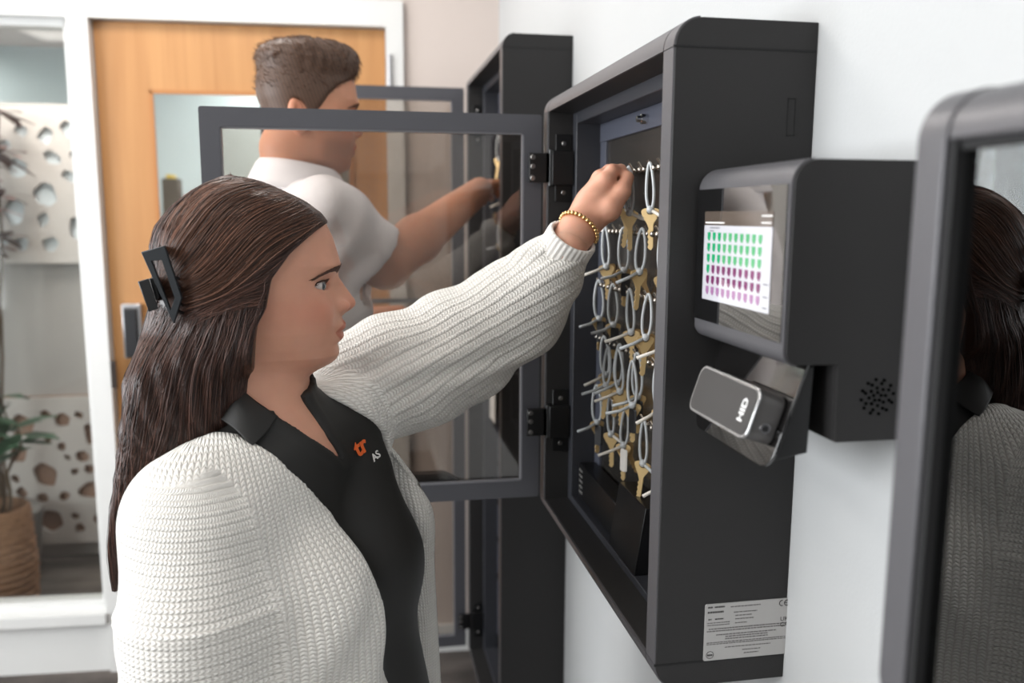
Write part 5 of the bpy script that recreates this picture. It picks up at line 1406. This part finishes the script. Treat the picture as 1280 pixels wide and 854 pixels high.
def group(n, starts, ends, mids, jit, m_=22):
    a = rg.rand(n); res = []
    def along(L): L = np.array(L, float); t = a*(len(L)-1); j = np.minimum(t.astype(int), len(L)-2); f = (t-j)[:, None]; return L[j]*(1-f)+L[j+1]*f
    C = [along(starts)]+[along(q) for q in mids]+[along(ends)]
    C = np.stack(C, 1)+rg.normal(0, 1, (n, len(C), 2))*np.array(jit)
    P = smooth_paths(C, m_)
    return xx(P[:, :, 0]), vv(P[:, :, 1])
def tint(n, warm=0.35):
    b = (0.35+1.5*rg.rand(n)**1.6)[:, None]; w = rg.rand(n)[:, None]
    return np.clip(b*(1+w*np.array([0.34, 0.16, 0.02])*warm*2), 0, 3)
paths = []; cols = []; rads = []
def addg(n, st_, en, mids, jit, side, bright=1.0, m_=22, rad=0.0005):
    Pf, Pu = group(n, st_, en, mids, jit, m_); off = rg.uniform(-0.0010, 0.0016, n)+(rg.rand(n) < 0.03)*rg.uniform(0.001, 0.005, n); paths.append(lift(Pf, Pu, side, off)); cols.append(tint(n)*bright); rads.append(rg.uniform(0.7, 1.2, n)*rad)
# swept back to the clip
for side, N in ((-1, 1.0), (1, 0.45)):
    addg(int(900*N), [(300, 228), (330, 232), (357, 243), (383, 256), (404, 272), (409, 281)], [(224, 330), (222, 345), (226, 358), (230, 368), (236, 376), (240, 382)],
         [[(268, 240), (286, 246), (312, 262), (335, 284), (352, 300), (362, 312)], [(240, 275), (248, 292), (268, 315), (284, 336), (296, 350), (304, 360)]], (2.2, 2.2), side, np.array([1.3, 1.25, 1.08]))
    addg(int(420*N), [(409, 281), (392, 297), (371, 316), (350, 345), (344, 374)], [(238, 374), (242, 380), (246, 386), (250, 392), (256, 398)],
         [[(366, 314), (352, 328), (336, 342), (322, 358), (318, 374)], [(300, 352), (294, 360), (288, 368), (284, 376), (282, 384)]], (2, 2.2), side, 1.0)
    addg(int(420*N), [(312, 227), (300, 228), (288, 229), (270, 236), (256, 245)], [(212, 330), (212, 334), (214, 338), (218, 346), (222, 354)],
         [[(262, 236), (256, 242), (250, 248), (240, 262), (236, 276)], [(220, 276), (218, 284), (218, 290), (220, 302), (222, 314)]], (2.2, 2.2), side, 1.0)
    addg(int(160*N), [(224, 330), (216, 330), (210, 330), (209, 345)], [(214, 392), (210, 394), (207, 396), (206, 400)],
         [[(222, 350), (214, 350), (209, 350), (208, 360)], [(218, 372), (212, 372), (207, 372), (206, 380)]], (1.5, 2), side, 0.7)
    # loose front locks over the ear and down the neck
    addg(int(520*N), [(352, 342), (346, 362), (343, 376), (322, 372), (300, 376), (280, 382)], [(322, 486), (316, 492), (306, 502), (290, 520), (262, 548), (240, 575)],
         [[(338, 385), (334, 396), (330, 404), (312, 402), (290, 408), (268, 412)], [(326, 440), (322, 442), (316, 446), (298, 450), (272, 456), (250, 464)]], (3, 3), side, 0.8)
    # the long back, from under the clip down
    addg(int(900*N), [(282, 384), (262, 388), (244, 388), (228, 380), (216, 372), (208, 360)], [(210, 620), (190, 640), (170, 680), (158, 700), (152, 712), (149, 716)],
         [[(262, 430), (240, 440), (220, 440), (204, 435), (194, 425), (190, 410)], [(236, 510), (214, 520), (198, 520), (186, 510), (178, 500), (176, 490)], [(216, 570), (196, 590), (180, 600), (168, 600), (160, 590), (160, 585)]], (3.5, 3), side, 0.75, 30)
hs = MB()
for k in range(len(paths)):
    strands(paths[k], rads[k], cols[k], 'hair_strands', m_hair, hr)
# --- claw clip
m_clip = mat('clip_matte_black', (34, 38, 42), 0.55)
def HL(f_px, v_px, l): return aP(f_px, v_px, HO+hf.l*l, hf.l)
def clip_side(l0, mbx):
    # open rectangular frame leaning along the back of the head
    o_ = [(177, 315), (206, 307), (228, 372), (218, 405)]; i_ = [(190, 326), (203, 325), (219, 372), (214, 388)]
    O = np.array([HL(a, b, l0) for a, b in o_]); I = np.array([HL(a, b, l0) for a, b in i_]); nrm = hf.l*0.004
    V = np.concatenate([O-nrm, I-nrm, O+nrm, I+nrm]); F = []
    for i in range(4):
        j = (i+1) % 4; F += [[i, j, 4+j, 4+i], [8+i, 12+i, 12+j, 8+j], [i, 8+i, 8+j, j], [4+i, 4+j, 12+j, 12+i]]
    mbx.add(V, F)
mb = MB(); clip_side(-0.080, mb); k1 = mb.build('hair_clip', m_clip, woman, bevel=0.0012); k1['label'] = 'matte black rectangular claw clip'
mb = MB(); clip_side(0.030, mb)
mb.build('clip_jaw', m_clip, k1, bevel=0.0012)
def prism_px(P, la, lb):
    V = [HL(a, b, la) for a, b in P]+[HL(a, b, lb) for a, b in P]; n = len(P)
    return V, [list(range(n)), list(range(n, 2*n))[::-1]]+[[i, (i+1) % n, n+(i+1) % n, n+i] for i in range(n)]
mb = MB(); mb.add(*prism_px([(172, 352), (186, 348), (198, 386), (186, 390)], -0.086, -0.078)); mb.add(*prism_px([(186, 348), (193, 347), (200, 372), (195, 376)], -0.078, 0.028)); mb.build('clip_grip', m_black, k1, bevel=0.001)
mb = MB(); mb.add(*prism_px([(177, 315), (206, 307), (208, 313), (179, 321)], -0.082, 0.032)); mb.build('clip_bridge', m_clip, k1, bevel=0.0012)
mb = MB()
for k in range(5):
    a_ = 345+k*11; mb.tube([HL(212+k*2.5, a_, -0.078), HL(222+k*2, a_+3, -0.072), HL(228+k*2, a_+6, -0.06)], [0.0022, 0.0018, 0.001], 6)
mb.build('clip_teeth', m_black, k1)

# held key set between her fingers
kh = protos[3].copy(); COL.objects.link(kh)
for c in PK[3]:
    d = c.copy(); COL.objects.link(d); d.parent = kh
p = pY(786, 214, 1.165); kh.location = p; kh.rotation_euler = (0, 0, 1.2)
kh['label'] = 'grey loop and brass key pinched in the woman\'s fingers'; kh['category'] = 'keys'; 

# ---------------------------------------------------------------- the man
SM = np.array([1.0, 1.03, 1.13])
mf_dir = unit((math.cos(0.24), math.sin(0.24), -0.10))
MO = aY(391, 133, 1.80)
mfr = Frame(MO, mf_dir)
man = thing('person', 'man in a white polo shirt with short brown hair, reaching into the far cabinet', 'person', (-0.1, 1.75, 0.0))
MT = aY(374, 250, 1.80); MHIP = np.array([MT[0]-0.02, MT[1]+0.02, 1.0]); MFd = unit((0.90, 0.36, 0)); ML = np.array([-MFd[1], MFd[0], 0])
msn = MT-ML*0.17+np.array([0.0, 0, -0.035]); msf = MT+ML*0.16+np.array([0, 0, -0.02])
mel = aY(482, 330, 1.70); mwr = aY(600, 238, 2.02); mhd = aX(640, 215, 0.352)
lel = MT+ML*0.20+MFd*0.06+np.array([0, 0, -0.30]); lwr = lel+MFd*0.22+np.array([0, 0, 0.03])-ML*0.06
print('MAN', MO, MT, msn, mel, mwr, mhd, 'arm', np.linalg.norm(mel-msn), np.linalg.norm(mwr-mel))
nk0 = mfr.wor(np.array([-0.045, 0, -0.08])*SM); nk1 = MT+np.array([0.0, 0, -0.01])
def m_neck(X, Y, Z):
    return cone(X, Y, Z, nk0, nk1, 0.054, 0.062)
def m_torso(X, Y, Z, e=0.0):
    d = cone(X, Y, Z, MT+np.array([0, 0, -0.14]), MHIP, 0.125+e, 0.118+e, (ML, 0.64))
    return smin(d, cone(X, Y, Z, msn+ML*0.03, msf-ML*0.03, 0.066+e, 0.066+e), 0.08)
def m_head(F, L, U):
    Fs, Ls, Us = F, L, U
    W_ = [MO[i]+F*SM[0]*mfr.f[i]+L*SM[1]*mfr.l[i]+U*SM[2]*mfr.u[i] for i in range(3)]
    return smin(head_field(F, L, U), m_neck(*W_), 0.018)
V1, Q1 = nets(m_head, (-0.125, -0.088, -0.150), (0.125, 0.0885, 0.118), 0.0018, lambda V: mfr.wor(V*SM))
V2, Q2 = nets(lambda X, Y, Z: smin(m_neck(X, Y, Z), m_torso(X, Y, Z, -0.01), 0.05), (MT[0]-0.3, MT[1]-0.3, MHIP[2]-0.15), (MT[0]+0.3, MT[1]+0.3, float(nk0[2])-0.03), 0.007)
def m_arm(X, Y, Z):
    d = chain(X, Y, Z, [(msn, 0.055), (mel-unit(mel-msn)*0.03, 0.047), (mel, 0.048)], 0.02)
    d = smin(d, chain(X, Y, Z, [(mel, 0.047), (mel+(mwr-mel)*0.3, 0.048), (mwr, 0.031)], 0.02), 0.02)
    d2 = chain(X, Y, Z, [(msf, 0.055), (lel, 0.044), (lel+(lwr-lel)*0.3, 0.044), (lwr, 0.028)], 0.015)
    return np.minimum(d, d2)
V3, Q3 = nets(m_arm, (MT[0]-0.28, 1.45, MT[2]-0.45), (0.36, 2.12, MT[2]+0.08), 0.006)
def hand_field(o, dn, sd, pn, curl=0.02):
    def fn(X, Y, Z):
        d = cone(X, Y, Z, o, o+dn*0.085, 0.026, 0.034, (pn, 1.7))
        for i, (s_, L_) in enumerate(((-0.032, 0.074), (-0.011, 0.084), (0.011, 0.079), (0.031, 0.062))):
            b0 = o+dn*0.095+sd*s_; m_ = b0+dn*L_*0.55+pn*curl*0.3; e_ = b0+dn*L_*0.9+pn*curl*1.4
            d = smin(d, chain(X, Y, Z, [(b0, 0.0102), (m_, 0.009), (e_, 0.0076)], 0.002), 0.004)
        d = smin(d, chain(X, Y, Z, [(o+dn*0.03-sd*0.028, 0.014), (o+dn*0.075-sd*0.052+pn*0.012, 0.0108), (o+dn*0.11-sd*0.048+pn*0.026, 0.009)], 0.003), 0.006)
        return d
    return fn
dn = unit(unit(mwr-mel)*0.6+np.array([0.05, 0.75, -0.12])); pn = unit(np.cross(dn, (0.9, 0.1, 0.4))); sd = np.cross(pn, dn)
V4, Q4 = nets(hand_field(mwr, dn, sd, pn if pn[2] < 0 else -pn), mwr-0.14+dn*0.07, mwr+0.14+dn*0.09, 0.003)
dn = unit(lwr-lel); pn = np.array([0, 0, -1.0]); sd = unit(np.cross(dn, pn))
V5, Q5 = nets(hand_field(lwr, dn, sd, pn, 0.03), lwr-0.12+dn*0.07, lwr+0.12+dn*0.09, 0.0035)
def m_legs(X, Y, Z, e=0.0): return legs(X, Y, Z, e, MHIP, MFd, ML)
V6, Q6 = nets(lambda X, Y, Z: m_legs(X, Y, Z, -0.012), (MHIP[0]-0.3, MHIP[1]-0.3, 0.05), (MHIP[0]+0.3, MHIP[1]+0.3, 1.14), 0.016)
BV, BF = merge([(V1, Q1), (V2, Q2), (V3, Q3), (V4, Q4), (V5, Q5), (V6, Q6)])
mb_ = obj('body', BV, BF, skin('skin_tan', (204, 146, 116)), man, smooth=True, fix=False)
nh_ = len(V1); C = np.ones((len(BV), 3)); C[:nh_] = skin_tint(mfr, V1, (0.8, 0.5, 0.48), SM, 0.55); vcol(mb_, 'tint', C)
eye_parts(mfr, man, SM); brows(mfr, man, SM, mat('brow_tan', (92, 64, 48), 0.6), 160, 1.4)
# short hair, faded sides, brushed up in front
MXF = _T([(226, xx(370)), (234, xx(398)), (245, xx(412)), (262, xx(418)), (282, xx(416)), (296, xx(398)), (310, xx(372)), (330, xx(352)), (352, xx(338)), (372, xx(322)), (392, xx(282)), (430, xx(262)), (470, xx(250))])
def m_hair_f(F, L, U):
    d = head_field(F, L, U, ear=False, eyes=False, nose=0.0)
    u1 = U[0, 0, :] if U.ndim == 3 else None
    xf = itp(MXF, u1)[None, None, :] if u1 is not None else itp(MXF, U)
    t = 0.0015+0.004*sstep((U-vv(380))/0.05)+0.012*sstep((U-vv(300))/0.04)+0.007*sstep((U-vv(268))/0.03)*sstep((F-0.02)/0.05)
    t = t+0.0016*np.sin(300*F+60*U+5*np.sin(90*L))*np.sin(170*L+40*F)*sstep((U-vv(300))/0.03)
    h = d-t*sstep((xf-F)/0.012+0.15)
    # top of the cap has to be lifted as well
    h = smin(h, ell(F, L, U, (xx(346), 0, vv(262)), (0.082, 0.066, 0.040)), 0.02); h = smax(h, U-vv(224)-0.06*(F-0.0), 0.02)
    h = smax(h, F-xf, 0.005); h = np.maximum(h, vv(425)-U)
    # keep clear of the ears
    e = ell(F+0.25*(U-vv(377)), np.abs(L), U, (xx(297), 0.08, vv(379)), (0.021, 0.03, 0.034)); h = smax(h, -e, 0.004)
    return h
Vr, Qr = nets(m_hair_f, (-0.125, -0.092, -0.10), (0.105, 0.0925, 0.15), 0.0022, lambda V: mfr.wor(V*SM))
m_mh = hair_mat('hair_short_brown', (96, 72, 58), 0.5)
hm = obj('hair', Vr, Qr, m_mh, man, smooth=True, fix=False); vcol(hm, 'tint', np.full((len(Vr), 3), 0.75)*(1+0.25*np.sin(Vr[:, 0:1]*900+Vr[:, 2:3]*300)))
idx = rg.choice(len(Vr), 2600); P0 = Vr[idx]; L0 = np.stack(mfr.loc(P0[:, 0], P0[:, 1], P0[:, 2]), 1)/SM
ok = L0[:, 2] > vv(330); P0 = P0[ok]; L0 = L0[ok]
dirn = mfr.wor(np.stack([-0.6+0*L0[:, 0], L0[:, 1]*5, 0.25+0*L0[:, 0]], 1))-mfr.o; dirn /= np.linalg.norm(dirn, axis=1)[:, None]
out = P0-mfr.wor(np.array([[0, 0, 0.0]])); out /= np.linalg.norm(out, axis=1)[:, None]
ln_ = rg.uniform(0.010, 0.022, len(P0))[:, None]
pp_ = np.stack([P0-out*0.002-dirn*ln_*0.5, P0+out*0.0012, P0+dirn*ln_*0.5-out*0.0004+rg.normal(0, 0.001, P0.shape)], 1)
strands(pp_, np.full(len(P0), 0.0006), tint(len(P0)), 'hair_strands', m_mh, hm)
# white polo shirt
m_polo = mat('polo_white', (238, 236, 240), 0.8, bump=0.2, bscale=1200)
sl_e = msn+(mel-msn)*0.78
def m_polo_f(X, Y, Z):
    b = smin(m_torso(X, Y, Z, 0.008), smax(m_neck(X, Y, Z)-0.010, Z-(MT[2]+0.03), 0.01), 0.04)
    sl = cone(X, Y, Z, msn, sl_e+(mel-msn)*0.1, 0.070, 0.068); sf = cone(X, Y, Z, msf, msf+(lel-msf)*0.8, 0.070, 0.064)
    out_ = smin(smin(b, sl, 0.03), sf, 0.03)+0.0025*np.sin(55*(X-0.8*Z)+4*np.sin(20*Y))
    s = np.maximum(out_, -(out_+0.016))
    for p_, q_ in ((msn, mel), (msf, lel)):
        d_ = unit(q_-p_); e_ = p_+(q_-p_)*0.78; cut = (X-e_[0])*d_[0]+(Y-e_[1])*d_[1]+(Z-e_[2])*d_[2]
        near = cone(X, Y, Z, p_, q_, 0.09, 0.09); s = np.where(near < 0, np.maximum(s, cut), s)
    s = np.maximum(s, MHIP[2]-0.08-Z); s = np.maximum(s, Z-(MT[2]+0.055))
    return s
Vp, Qp = nets(m_polo_f, (MT[0]-0.34, MT[1]-0.36, MHIP[2]-0.12), (MT[0]+0.34, MT[1]+0.36, MT[2]+0.09), 0.006)
po = obj('polo_shirt', Vp, Qp, m_polo, man, smooth=True, fix=False)
# folded collar
rows = []
for t in np.linspace(0.35, 2*PI-0.35, 15):
    d_ = MFd*math.cos(t)+ML*math.sin(t); up_ = 0.055+0.012*math.cos(PI+t)
    c_ = MT+np.array([0, 0, 0.0])
    up_ += 0.014; rows.append([c_+d_*0.068+np.array([0, 0, up_+0.0]), c_+d_*0.080+np.array([0, 0, up_-0.006]), c_+d_*0.106+np.array([0, 0, up_-0.055])])
patch('collar', rows, m_polo, po, 0.003, 3)
def m_tr(X, Y, Z): return np.maximum(np.maximum(m_legs(X, Y, Z, 0.014), Z-1.05), 0.035-Z)
Vt, Qt = nets(m_tr, (MHIP[0]-0.32, MHIP[1]-0.32, 0.02), (MHIP[0]+0.32, MHIP[1]+0.32, 1.1), 0.014)
obj('trousers', Vt, Qt, mat('trousers_grey', (70, 72, 78), 0.85), man, smooth=True, fix=False)
shoes(man, MHIP, MFd, ML, mat('shoe_brown', (70, 50, 38), 0.5), 0.09, 0.28)
# ================================================================ light
w = bpy.data.worlds.new('world'); SC.world = w; w.use_nodes = True
w.node_tree.nodes['Background'].inputs[0].default_value = (0.80, 0.88, 1.0, 1); w.node_tree.nodes['Background'].inputs[1].default_value = 1.0
def area(name, loc, rot, sx, sy, power, col=(1, 1, 1)):
    l = bpy.data.lights.new(name, 'AREA'); l.shape = 'RECTANGLE'; l.size = sx; l.size_y = sy; l.energy = power; l.color = col
    o = bpy.data.objects.new(name, l); COL.objects.link(o); o.location = loc; o.rotation_euler = rot; return o
area('added_window_light', (XL-0.3, 0.55, 1.6), (0, -PI/2, 0), 1.8, 3.6, 225, (0.95, 0.98, 1.0))  # added soft light from the left, outside the unseen window
m_lamp = mat('lamp_diffuser', (255, 250, 244), 0.5, emit=4.0)
n_ = 0
for (x, y) in ((-0.9, -0.9), (-0.9, 0.9), (-1.9, 1.9), (-2.2, -0.2), (-0.5, 2.1), (-1.2, 3.5), (-0.3, 4.35), (-2.2, 4.4)):
    far = y > 3
    zz = ZC if not far else 2.36
    t = thing('ceiling_light', 'flat white ceiling lamp %s' % ['behind the camera', 'over the woman', 'by the added left window', 'left of the camera', 'over the man', 'in the room beyond, over the plants', 'in the room beyond, over the counter', 'far back in the room beyond'][n_], 'lamp', (x, y, zz-0.02))
    mb = MB(); mb.box(x-0.31, x+0.31, y-0.31, y+0.31, zz-0.02, zz-0.002); mb.build('lamp_frame', m_trim, t)
    mb = MB(); mb.box(x-0.29, x+0.29, y-0.29, y+0.29, zz-0.023, zz-0.0205); mb.build('diffuser', m_lamp, t)
    area('panel_lamp', (x, y, zz-0.035), (0, 0, 0), 0.58, 0.58, (11.0 if y > 2 else 5.0) if not far else (14 if y < 4 else 9), (1.0, 0.95, 0.9))
    n_ += 1
vs = SC.view_settings; vs.view_transform = 'Standard'; vs.look = 'None'; vs.gamma = 1.0; vs.use_curve_mapping = False; vs.exposure = 0.0
